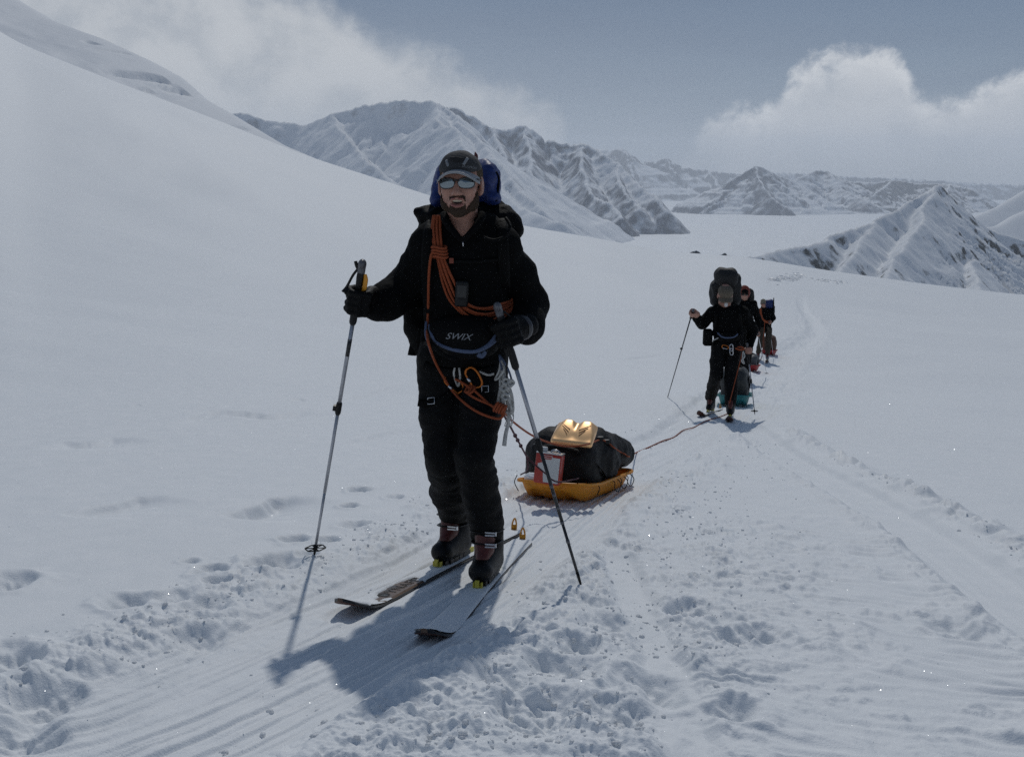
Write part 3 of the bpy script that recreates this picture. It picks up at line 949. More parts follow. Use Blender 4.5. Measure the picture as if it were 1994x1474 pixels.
def relax(V, F, it=2, f=0.5):
    for _ in range(it):
        A = np.zeros_like(V); c = np.zeros(len(V))
        for a, b in ((0, 1), (1, 2), (2, 3), (3, 0)):
            np.add.at(A, F[:, a], V[F[:, b]]); np.add.at(A, F[:, b], V[F[:, a]])
            np.add.at(c, F[:, a], 1); np.add.at(c, F[:, b], 1)
        V = V + f * (A / np.maximum(c, 1)[:, None] - V)
    return V


def cloth(V, F, amp, scale, seed=0, aniso=(1, 1, 1)):
    n = vnormals(V, F)
    q = V / scale * np.array(aniso)
    w = gnoise3(q[:, 0], q[:, 1], q[:, 2], seed) + 0.5 * gnoise3(q[:, 0] * 2.1, q[:, 1] * 2.1, q[:, 2] * 2.1, seed + 1)
    w2 = -np.abs(gnoise3(q[:, 0] * .8 + 5, q[:, 1] * .8, q[:, 2] * .8, seed + 2)) * 1.2
    return V + n * ((w + w2 + 0.3) * amp)[:, None]


def finish(name, V, F, mat, parent, org, relax_it=1, **kw):
    if relax_it:
        V = relax(V, F, relax_it)
    o = link(name, mesh_from(name, V - npv(org), F, mat), parent, **kw)
    return o


def tube_arrays(pts, r, seg=8, closed=False, flat=1.0, upv=None):
    pts = np.array([npv(p) for p in pts])
    n = len(pts)
    rr = np.full(n, r) if np.isscalar(r) else np.array(r, float)
    if closed:
        T = np.roll(pts, -1, 0) - np.roll(pts, 1, 0)
    else:
        T = np.gradient(pts, axis=0)
    T /= np.maximum(np.linalg.norm(T, axis=1), 1e-9)[:, None]
    u = np.cross(T[0], [0.31, 0.2, 0.93] if upv is None else upv); u /= np.linalg.norm(u)
    V = []
    for i in range(n):
        if upv is not None:
            u = np.cross(T[i], upv)
        u = u - (u @ T[i]) * T[i]; u /= max(np.linalg.norm(u), 1e-9)
        w = np.cross(T[i], u)
        a = np.arange(seg) * 2 * math.pi / seg
        V.append(pts[i] + rr[i] * (np.cos(a)[:, None] * u + flat * np.sin(a)[:, None] * w))
    V = np.concatenate(V)
    F = []
    m = n if closed else n - 1
    for i in range(m):
        j = (i + 1) % n
        for s in range(seg):
            s2 = (s + 1) % seg
            F.append((i * seg + s, i * seg + s2, j * seg + s2, j * seg + s))
    if not closed:      # end caps as fans of quads
        for i, rev in ((0, True), (n - 1, False)):
            for s in range(0, seg - 2, 2):
                q = (i * seg, i * seg + s + 1, i * seg + s + 2, i * seg + (s + 3) % seg)
                F.append(q[::-1] if rev else q)
    return V, np.array(F)


def tube(name, pts, r, mat, parent=None, org=(0, 0, 0), seg=8, closed=False, sm=True, flat=1.0, upv=None, n=6, **kw):
    pts = [npv(p) for p in pts]
    if sm and len(pts) > 2:
        if closed:
            pp = np.array(pts); ext = np.vstack([pp[-1], pp, pp[0], pp[1]])
            c = catmull(ext, n)[n:-n - 1 + 0]
            c = c[:len(pts) * n]
        else:
            c = catmull(np.array(pts), n)
        if not np.isscalar(r):
            r = np.interp(np.linspace(0, 1, len(c)), np.linspace(0, 1, len(r)), r)
        pts = c
    V, F = tube_arrays(pts, r, seg, closed, flat, upv)
    return link(name, mesh_from(name, V - npv(org), F, mat), parent, **kw)


def join_arrays(parts):
    Vs, Fs, n = [], [], 0
    for V, F in parts:
        Vs.append(V); Fs.append(np.asarray(F) + n); n += len(V)
    return np.concatenate(Vs), np.concatenate(Fs)


def box_arrays(c, h, R=None):
    c = npv(c)
    s = np.array([(i, j, k) for i in (-1, 1) for j in (-1, 1) for k in (-1, 1)], float) * np.array(h)
    if R is not None:
        s = s @ np.array(R).T
    V = c + s
    F = np.array([(0, 1, 3, 2), (4, 6, 7, 5), (0, 4, 5, 1), (2, 3, 7, 6), (0, 2, 6, 4), (1, 5, 7, 3)])
    return V, F


def bevel_box(name, c, h, bev, mat, parent=None, org=(0, 0, 0), R=None, **kw):
    me = bpy.data.meshes.new(name)
    bm = bmesh.new()
    bmesh.ops.create_cube(bm, size=2.0)
    for v in bm.verts:
        v.co = Vector((v.co.x * h[0], v.co.y * h[1], v.co.z * h[2]))
    bmesh.ops.bevel(bm, geom=list(bm.edges), offset=bev, segments=3, affect='EDGES', profile=0.5)
    M = Matrix(np.array(R).tolist()).to_4x4() if R is not None else Matrix.Identity(4)
    for v in bm.verts:
        v.co = M @ v.co + Vector(npv(c) - npv(org))
    for f in bm.faces:
        f.smooth = True
    bm.to_mesh(me); bm.free()
    me.materials.append(mat)
    return link(name, me, parent, **kw)


def empty(name, loc, label, cat, group=None):
    o = bpy.data.objects.new(name, None)
    o.empty_display_size = 0.1
    COL.objects.link(o)
    o.location = loc
    o['label'] = label; o['category'] = cat
    if group: o['group'] = group
    return o


def text_mesh(name, body, size, mat, fn, parent, org, shear=0.0, ext=0.0006, spacing=1.0, sx=1.0, **kw):
    """flat lettering: fn maps text plane (u, v) to a world point"""
    cu = bpy.data.curves.new(name, 'FONT')
    cu.body = body; cu.size = size; cu.shear = shear; cu.align_x = 'CENTER'; cu.align_y = 'CENTER'
    cu.space_character = spacing; cu.resolution_u = 3
    ob = bpy.data.objects.new(name, cu)
    COL.objects.link(ob)
    dg = bpy.context.evaluated_depsgraph_get()
    me = bpy.data.meshes.new_from_object(ob.evaluated_get(dg))
    bpy.data.objects.remove(ob)
    bm = bmesh.new(); bm.from_mesh(me)
    bmesh.ops.subdivide_edges(bm, edges=[e for e in bm.edges if e.calc_length() > size * 0.3], cuts=1)
    for v in bm.verts:
        v.co = Vector(npv(fn(v.co.x * sx, v.co.y)) - npv(org))
    bm.to_mesh(me); bm.free()
    me.materials.clear(); me.materials.append(mat)
    me.name = name
    return link(name, me, parent, **kw)


from mathutils.bvhtree import BVHTree


def bvh(V, F):
    return BVHTree.FromPolygons([tuple(v) for v in V], [tuple(int(i) for i in f) for f in F])


def on_surf(tree, px, py, off=0.004, dflt=4.2):
    d = px_dir(px, py).normalized()
    loc, nor, i, dist = tree.ray_cast(Vector((0, 0, CAMZ)), d)
    if loc is None:
        return npv(P(px, py, dflt))
    return npv(loc) - npv(d) * off


def rot(yaw=0, pitch=0, roll=0):
    """figure axes: x right in picture, y away, z up. yaw turns the face to picture right, pitch lifts the chin, roll tips to picture right"""
    a, b, c = (math.radians(q) for q in (yaw, pitch, roll))
    return np.array((Matrix.Rotation(a, 3, 'Z') @ Matrix.Rotation(-b, 3, 'X') @ Matrix.Rotation(c, 3, 'Y')).to_3x3())


def unit(v):
    v = npv(v)
    return v / np.linalg.norm(v)


# ------------------------------------------------------------------ materials for people and gear
M_black = mat_simple('black_fleece', (0.0030, 0.0032, 0.0035), 0.9, spec=0.12, bump=0.25, bscale=120)
M_trou = mat_simple('black_softshell', (0.0026, 0.0027, 0.003), 0.75, spec=0.18, bump=0.2, bscale=90)
M_glove = mat_simple('black_leather', (0.0022, 0.0022, 0.0025), 0.6, spec=0.15, bump=0.3, bscale=110)
M_pack = mat_simple('black_pack_cloth', (0.0024, 0.0025, 0.0027), 0.7, spec=0.12, bump=0.3, bscale=90)
M_blue = mat_simple('blue_pack_cloth', (0.010, 0.028, 0.14), 0.5, spec=0.4, bump=0.35, bscale=60, vary=0.25)
M_skin = mat_simple('skin_pale', (0.40, 0.215, 0.16), 0.5, spec=0.35, vary=0.12, bscale=30, sub=0.08)
M_skinred = mat_simple('skin_hand', (0.36, 0.18, 0.13), 0.55, spec=0.3)
M_beard = mat_simple('brown_beard', (0.058, 0.038, 0.026), 0.85, spec=0.2, bump=0.9, bscale=260)
M_hair = mat_simple('light_brown_hair', (0.10, 0.072, 0.045), 0.8, spec=0.2, bump=0.9, bscale=260)
M_cap = mat_simple('charcoal_cap_cloth', (0.035, 0.036, 0.038), 0.85, bump=0.3, bscale=150, vary=0.25)
M_brim = mat_simple('pale_grey_brim', (0.30, 0.31, 0.32), 0.8, bump=0.2, bscale=150)
M_capp = mat_simple('black_cap_panel', (0.010, 0.010, 0.011), 0.8)
M_grey = mat_simple('grey_mark', (0.22, 0.23, 0.24), 0.6)
M_lens = mat_simple('mirror_lens', (0.24, 0.28, 0.30), 0.06, metal=1.0)
M_frame = mat_simple('dark_glass_frame', (0.02, 0.02, 0.022), 0.35)
M_teeth = mat_simple('teeth', (0.62, 0.55, 0.42), 0.3)
M_mouth = mat_simple('mouth_inside', (0.03, 0.008, 0.007), 0.6)
M_lip = mat_simple('lip', (0.27, 0.10, 0.085), 0.5)
M_rope = mat_simple('orange_rope', (0.30, 0.060, 0.015), 0.8, bump=0.6, bscale=380, vary=0.35)
M_orange = mat_simple('orange_anodised', (0.45, 0.13, 0.02), 0.3, metal=0.7)
M_steel = mat_simple('bare_metal', (0.55, 0.56, 0.58), 0.3, metal=1.0)
M_alu = mat_simple('silver_pole_shaft', (0.42, 0.43, 0.46), 0.38, metal=0.75, vary=0.1, bscale=15)
M_dpole = mat_simple('dark_pole_shaft', (0.025, 0.027, 0.03), 0.35, metal=0.3)
M_plast = mat_simple('black_plastic', (0.005, 0.005, 0.0055), 0.45, spec=0.3)
M_gplast = mat_simple('grey_plastic', (0.10, 0.10, 0.11), 0.4)
M_piping = mat_simple('slate_blue_webbing', (0.06, 0.085, 0.15), 0.7)
M_sling = mat_simple('pale_sling', (0.42, 0.42, 0.40), 0.8, vary=0.3, bscale=60)
M_boot = mat_simple('black_boot_shell', (0.005, 0.005, 0.0055), 0.5, spec=0.25, vary=0.2, bscale=20)
M_red = mat_simple('dark_red_tongue', (0.085, 0.012, 0.008), 0.45)
M_yel = mat_simple('yellow_binding', (0.55, 0.47, 0.05), 0.45)
M_amber = mat_simple('amber_clip', (0.72, 0.30, 0.015), 0.4)
M_snowc = mat_snow('snow_clump', 0.5, 150.0)
M_shiny = mat_simple('wet_cuff', (0.05, 0.05, 0.055), 0.25)


def grip_hand(fld, pole_p, axis, wrist, s=1.0, fr=0.0105, palm=0.030, spread=0.021):
    """a hand closed round a pole: palm, four wrapped fingers, thumb"""
    axis = unit(axis); pole_p = npv(pole_p); wrist = npv(wrist)
    u = wrist - pole_p; u = unit(u - (u @ axis) * axis)
    v = np.cross(axis, u)
    if v[1] > 0:
        v = -v                                   # knuckles face the camera
    pr = 0.018 * s
    base = pole_p + u * (pr + 0.020 * s)
    fld.cone(wrist, base + u * 0.03 * s, palm * 0.95 * s, palm * s, 0.02)
    for q in (-1, 0, 1):
        fld.cone(base + u * 0.035 * s + axis * q * 0.022 * s, base + v * 0.012 * s + axis * q * 0.026 * s, palm * 0.72 * s, palm * 0.62 * s, 0.015)
    lens = (0.94, 1.0, 0.97, 0.84)
    for i in range(4):
        a0 = pole_p + axis * ((1.5 - i) * spread * s)
        pts, rad = [], []
        for j, ang in enumerate((25, 70, 120, 175, 235)):
            g = math.radians(ang * (0.92 + 0.08 * lens[i]))
            rr = (pr + fr * s * 1.0) * (1.45, 1.35, 1.15, 1.05, 1.0)[j]
            pts.append(a0 + rr * (math.cos(g) * u + math.sin(g) * v))
            rad.append(fr * s * (1.2, 1.15, 1.05, 0.98, 0.85)[j] * (0.9 + 0.1 * lens[i]))
        fld.chain(pts, rad, 0.004)
    # thumb leaves the side of the palm and closes from the other way
    t0 = base + u * 0.022 * s - v * 0.016 * s + axis * 0.012 * s
    pts = [t0]
    for ang in (-55, -105, -150):
        g = math.radians(ang)
        pts.append(pole_p + axis * (0.030 * s) + (pr + fr * s * 1.1) * 1.15 * (math.cos(g) * u + math.sin(g) * v))
    fld.chain(pts, [fr * 1.5 * s, fr * 1.3 * s, fr * 1.15 * s, fr * 0.95 * s], 0.006)


def head_field(fld, c, R, s=1.0, mouth=True, ears=True, k=0.012):
    """head: eye level at c; face looks to -y of R"""
    R = np.array(R); c = npv(c)

    def L(x, f, z):
        return c + R @ (np.array((x, -f, z)) * s)

    def e(x, f, z, a, b, d, k_=k, op='add'):
        fld.ell(L(x, f, z), (a * s, b * s, d * s), R, k_ * s, op)
    e(0, -0.022, 0.035, .077, .097, .088)
    e(0, 0.028, -0.012, .066, .068, .088, 0.02)
    e(0, 0.040, -0.078, .050, .047, .042, 0.03)
    e(0, 0.074, -0.108, .022, .020, .018, 0.02)
    for q in (-1, 1):
        e(q * .041, 0.066, -0.028, .024, .022, .020, 0.02)
        e(q * .052, 0.030, -0.070, .018, .030, .030, 0.02)
        fld.ell(L(q * .033, 0.103, 0.004), (.020 * s, .016 * s, .013 * s), R, 0.012 * s, 'sub')
    fld.cone(L(-.036, .084, .022), L(.036, .084, .022), .013 * s, .013 * s, 0.012 * s)
    fld.cone(L(0, .090, .006), L(0, .116, -.036), .0095 * s, .0135 * s, 0.010 * s)
    for q in (-1, 1):
        e(q * .0125, 0.104, -0.040, .010, .012, .009, 0.006)
    # mouth: muzzle, lips, opening
    e(0, 0.082, -0.072, .032, .018, .022, 0.015)
    for q in (-1, 1):
        fld.cone(L(0, .104, -.0585), L(q * .027, .090, -.0600), .0058 * s, .004 * s, 0.004 * s)
        fld.cone(L(0, .101, -.0875), L(q * .026, .089, -.0640), .0066 * s, .004 * s, 0.004 * s)
    if mouth:
        e(0, 0.103, -0.0715, .0235, .024, .0085, 0.003, 'sub')
    if ears:
        for q in (-1, 1):
            e(q * .081, -0.004, -0.010, .009, .021, .033, 0.008)
            e(q * .074, -0.002, -0.036, .008, .012, .014, 0.008)
            e(q * .092, 0.004, -0.006, .006, .011, .018, 0.006, 'sub')
    return L

# ------------------------------------------------------------------ ski gear builders
def proj(p):
    p = npv(p)
    x, y, z = p[0], p[1], p[2] - CAMZ
    f = y * math.cos(PITCH) - z * math.sin(PITCH); u = y * math.sin(PITCH) + z * math.cos(PITCH)
    return CX + FPX * x / f, CY - FPX * u / f


def mat_ski():
    m = bpy.data.materials.new('ski_top')
    m.use_nodes = True
    nt = m.node_tree
    b = nt.nodes['Principled BSDF']
    b.inputs['Roughness'].default_value = 0.35
    tc = nt.nodes.new('ShaderNodeTexCoord')
    w = nt.nodes.new('ShaderNodeTexVoronoi'); w.inputs['Scale'].default_value = 150
    nt.links.new(tc.outputs['Object'], w.inputs['Vector'])
    n = nt.nodes.new('ShaderNodeTexNoise'); n.inputs['Scale'].default_value = 9; n.inputs['Detail'].default_value = 3
    nt.links.new(tc.outputs['Object'], n.inputs['Vector'])
    r = ramp(nt, [(0.40, (0.012, 0.012, 0.012)), (0.48, (0.14, 0.075, 0.04)), (0.62, (0.19, 0.11, 0.065)), (0.72, (0.02, 0.018, 0.016))])
    nt.links.new(n.outputs['Fac'], r.inputs[0])
    mx = nt.nodes.new('ShaderNodeMix'); mx.data_type = 'RGBA'; mx.blend_type = 'MULTIPLY'
    mx.inputs[0].default_value = 0.35
    nt.links.new(r.outputs[0], mx.inputs[6]); nt.links.new(w.outputs['Distance'], mx.inputs[7])
    nt.links.new(mx.outputs[2], b.inputs['Base Color'])
    return m


M_ski = mat_ski()
M_skitip = mat_simple('black_ski_tip', (0.012, 0.012, 0.013), 0.3)
M_skibase = mat_simple('orange_skin_base', (0.10, 0.035, 0.02), 0.6)


class Frame:
    def __init__(s, o, a, n):
        s.o = npv(o); s.a = unit(a); n = npv(n)
        s.n = unit(n - (n @ s.a) * s.a); s.b = np.cross(s.a, s.n)

    def __call__(s, x, f, z):        # side, forward, up
        return s.o + s.b * x + s.a * f + s.n * z

    @property
    def R(s):
        return np.stack([s.b, s.a, s.n], 1)


def make_ski(tail, tip, label, group, text=None, snow=0.5, detail=True, seed=0, bury=None, wid=1.0, tag=True):
    """a touring ski lying on the snow from tail to tip"""
    tail = npv(tail); tip = npv(tip)
    L = np.linalg.norm(tip - tail)
    fr = Frame(tail, tip - tail, (0, 0.15, 1))
    root = empty('ski', tail, label, 'ski', group)
    S = np.concatenate([np.linspace(0, 0.04, 4), np.linspace(0.08, L - 0.26, 30), np.linspace(L - 0.24, L, 14)])
    def width(s):
        u = s / L
        w = 0.094 - 0.022 * math.sin(math.pi * min(1, u * 1.08)) ** 1 + 0.012 * u
        if s > L - 0.15:
            w *= math.sqrt(max(0.0, 1 - ((s - L + 0.15) / 0.1515) ** 2)) ** 0.9
        if s < 0.04:
            w *= 0.65 + 0.35 * math.sqrt(s / 0.04)
        return max(w, 0.006) * wid
    def rise(s):
        q = max(0.0, (s - L + 0.30) / 0.30)
        return 0.072 * q ** 2.1
    V, F = [], []
    for s in S:
        w, z = width(s) / 2, rise(s)
        for x, dz in ((-w, 0.000), (-w * .98, .009), (-w * .80, .014), (w * .80, .014), (w * .98, .009), (w, 0.0)):
            V.append(fr(x, s, z + dz))
    V = np.array(V)
    n = len(S)
    for i in range(n - 1):
        for j in range(6):
            k = (j + 1) % 6
            F.append((i * 6 + j, i * 6 + k, (i + 1) * 6 + k, (i + 1) * 6 + j))
    F.append((0, 5, 4, 3)); F.append((0, 3, 2, 1)); e = (n - 1) * 6
    F.append((e, e + 1, e + 2, e + 3)); F.append((e, e + 3, e + 4, e + 5))
    me = mesh_from('board', V - tail, np.array(F), M_ski, smooth_shade=False)
    me.materials.append(M_skitip); me.materials.append(M_skibase)
    mi = []
    for i in range(n - 1):
        for j in range(6):
            mi.append(2 if j == 5 else (1 if S[i] > L - 0.15 or j in (0, 4) else 0))
    mi += [0] * 4
    me.polygons.foreach_set('material_index', np.array(mi, np.int32))
    link('board', me, root)
    # skin tail clip
    if detail:
        parts = [tube_arrays(catmull(np.array([fr(-.012, .012, .012), fr(-.013, .006, .045), fr(-.007, .0, .07), fr(0, -.002, .08), fr(.007, .0, .07), fr(.013, .006, .045), fr(.012, .012, .012)]), 4), 0.0045, 6),
                 box_arrays(fr(0, .008, .030), (.011, .004, .016), fr.R)]
        V2, F2 = join_arrays(parts)
        link('tail_clip', mesh_from('tail_clip', V2 - tail, F2, M_amber), root)
        link('clip_plate', mesh_from('clip_plate', box_arrays(fr(0, .032, .018), (.03, .018, .003), fr.R)[0] - tail, box_arrays((0, 0, 0), (1, 1, 1))[1], M_steel, False), root)
    # caked snow on the top sheet
    if snow > 0:
        xs = np.linspace(-1, 1, 15); ss = np.linspace(0.02, L - 0.03, 170)
        Sg, Xg = np.meshgrid(ss, xs, indexing='ij')
        nz = fbm(Sg / 0.16 + seed * 7, Xg * 0.9, 4, seed=500 + seed) + 0.5 * fbm(Sg / 0.05, Xg * 1.6, 3, seed=520 + seed)
        bare = np.exp(-((Sg - L * 0.74) / 0.17) ** 2) * (1 - smooth(.2, .8, Xg)) * 0.8 if text else 0
        th = np.clip(nz * 0.5 + snow - bare - 0.35 * (Sg > L - 0.12), 0, 1)
        hgt = np.where(th > 0.02, 0.011 * np.sqrt(np.maximum(th, 0)) + 0.006 * th * np.abs(fbm(Sg / 0.03, Xg * 3, 2, seed=530 + seed)), -0.006)
        hgt *= np.where(hgt > 0, np.clip((1.02 - np.abs(Xg)) * 5, 0, 1), 1)
        Vs = np.array([fr(Xg[i, j] * width(Sg[i, j]) / 2 * 1.01, Sg[i, j], rise(Sg[i, j]) + 0.0145 + hgt[i, j]) for i in range(len(ss)) for j in range(len(xs))])
        Fs = grid_faces(len(ss), len(xs))
        keep = (hgt.ravel()[Fs] > 0).any(axis=1)
        link('snow_crust', mesh_from('snow_crust', Vs - tail, Fs[keep], M_snowc), root)
    if text:
        text_mesh('lettering', text, 0.070, M_capp, lambda u, v: fr(v - 0.008, L * 0.735 - u, 0.0152 + rise(L * 0.735 - u)), root, tail, spacing=1.05, sx=1.25)
    return root, fr, L


def make_boot(parent, org, fr, pos, fine=True):
    """ski touring boot on frame fr at forward position pos"""
    g = lambda x, f, z: fr(x * 1.16, pos + f * 1.04, z + 0.035)
    c = g(0, 0, 0.12)
    fd = Field(c - 0.24, c + 0.24, 0.009 if fine else 0.016)
    fd.chain([g(0, -.10, .045), g(0, 0, .05), g(0, .115, .042)], [.050, .054, .050], 0.02)
    fd.ell(g(0, .12, .047), (.053, .052, .043), fr.R, 0.02)
    fd.cone(g(0, -.06, .07), g(0, -.035, .25), .063, .070, 0.03)
    fd.cone(g(0, .06, .07), g(0, -.02, .12), .047, .060, 0.03)
    fd.plane(g(0, 0, 0.004), -fr.n)
    fd.plane(g(0, 0, 0.27), fr.n)
    V, F = fd.mesh()
    b = finish('boot', V, F, M_boot, parent, org, 1)
    # lugged sole
    Vs, Fs = join_arrays([box_arrays(g(0, f, -.004), (.036 if abs(f) < .1 else .030, .022, .010), fr.R) for f in (-.12, -.07, -.02, .03, .08, .125)])
    link('sole', mesh_from('sole', Vs - npv(org), Fs, M_plast, False), b)
    f2 = Field(c - 0.24, c + 0.24, 0.009 if fine else 0.016)
    f2.chain([g(0, .085, .098), g(0, .045, .135), g(0, .028, .20), g(0, .03, .26)], [.032, .042, .046, .046], 0.02)
    V, F = f2.mesh()
    finish('tongue', V, F, M_red, b, org, 1)
    for z_, w_, f_ in ((.160, .058, .060), (.212, .062, .058)):
        pts = [g(-w_, -.02, z_), g(-w_ * .8, f_ - .01, z_), g(-.02, f_ + .022, z_ + .002), g(.02, f_ + .022, z_ + .002), g(w_ * .8, f_ - .01, z_), g(w_, -.02, z_)]
        tube('buckle_strap', pts, .010, M_plast, b, org, 6, flat=.35, upv=fr.n)
        V, F = join_arrays([box_arrays(g(-.03, f_ + .028, z_ + .004), (.022, .005, .003), fr.R), box_arrays(g(-.03, f_ + .028, z_ - .008), (.022, .005, .003), fr.R), box_arrays(g(-.052, f_ + .024, z_ - .002), (.003, .005, .009), fr.R)])
        link('buckle', mesh_from('buckle', V - npv(org), F, M_steel, False), b)
    return g


def make_binding(root, org, fr, pos):
    parts = [box_arrays(fr(0, pos + .165, .026), (.014, .020, .008), fr.R), box_arrays(fr(-.018, pos + .178, .034), (.003, .009, .012), fr.R), box_arrays(fr(.018, pos + .178, .034), (.003, .009, .012), fr.R), box_arrays(fr(0, pos + .192, .042), (.009, .006, .016), fr.R)]
    V, F = join_arrays(parts)
    link('toe_binding', mesh_from('toe_binding', V - npv(org), F, M_yel, False), root)
    parts = [box_arrays(fr(0, pos - .18, .030), (.022, .03, .014), fr.R), box_arrays(fr(0, pos - .175, .058), (.014, .014, .018), fr.R)]
    V, F = join_arrays(parts)
    link('heel_binding', mesh_from('heel_binding', V - npv(org), F, M_yel, False), root)


def make_pole(top, tip, label, group, dark=False, basket=True, fine=True, grip_mat=None):
    """trekking pole: grip with head, three shaft sections with clamps, basket, tip"""
    top = npv(top); tip = npv(tip)
    L = np.linalg.norm(tip - top); ax = unit(tip - top)
    fr = Frame(top, ax, (0, -1, 0.1))
    root = empty('ski_pole', tip, label, 'ski pole', group)
    at = lambda d: top + ax * d
    seg = 10 if fine else 6
    tube('grip', [at(0.035), at(.06), at(.10), at(.14), at(.175), at(.20), at(.26), at(.275)], [.016, .017, .0145, .016, .0145, .0165, .0165, .010], grip_mat or M_plast, root, tip, seg, n=3)
    fd = Field(top - .06, top + .06, .005)
    fd.cone(at(.035), at(0.0) + fr.n * 0.006, .017, .017, .01)
    fd.ell(at(-0.004) + fr.n * .012, (.016, .020, .026), fr.R, .008)
    V, F = fd.mesh()
    finish('grip_head', V, F, M_gplast, root, tip, 1)
    sh = [M_dpole, M_dpole, M_dpole] if dark else [M_alu, M_alu, M_alu]
    j1, j2 = .27 + (L - .27) * 0.34, .27 + (L - .27) * 0.70
    tube('upper_shaft', [at(.26), at(j1)], .0092, sh[0], root, tip, seg, sm=False)
    tube('middle_shaft', [at(j1), at(j2)], .0078, sh[1], root, tip, seg, sm=False)
    tube('lower_shaft', [at(j2), at(L - .05)], .0066, sh[2], root, tip, seg, sm=False)
    cl = tube('clamp', [at(j1 - .03), at(j1 - .02), at(j1 + .018), at(j1 + .03)], [.0115, .0135, .0135, .0095], M_plast, root, tip, seg, n=2)
    V, F = box_arrays(at(j1) + fr.b * .016, (.008, .012, .010), fr.R)
    link('clamp_lever', mesh_from('clamp_lever', V - tip, F, M_plast, False), cl)
    tube('tip_ferrule', [at(L - .075), at(L - .03), at(L)], [.0075, .006, .0025], M_plast, root, tip, seg, n=2)
    if basket:
        c = at(L - .055)
        bu, bv = unit(V3(1, 0, .04)), unit(V3(0, 1, -.05))
        ring = [c + .046 * (math.cos(a) * bu + math.sin(a) * bv) * (1 + .06 * math.cos(6 * a)) for a in np.linspace(0, 2 * math.pi, 36, endpoint=False)]
        parts = [tube_arrays(ring, .0032, 6, True), tube_arrays([c - .01 * -ax, c, c + .012 * -ax], .011, 8)]
        for a in np.arange(6) * math.pi / 3:
            dd = math.cos(a) * bu + math.sin(a) * bv
            parts.append(tube_arrays([c + dd * .008, c + dd * .046], .0026, 5))
        V, F = join_arrays(parts)
        link('basket', mesh_from('basket', V - tip, F, M_plast), root)
    return root, fr, at, L


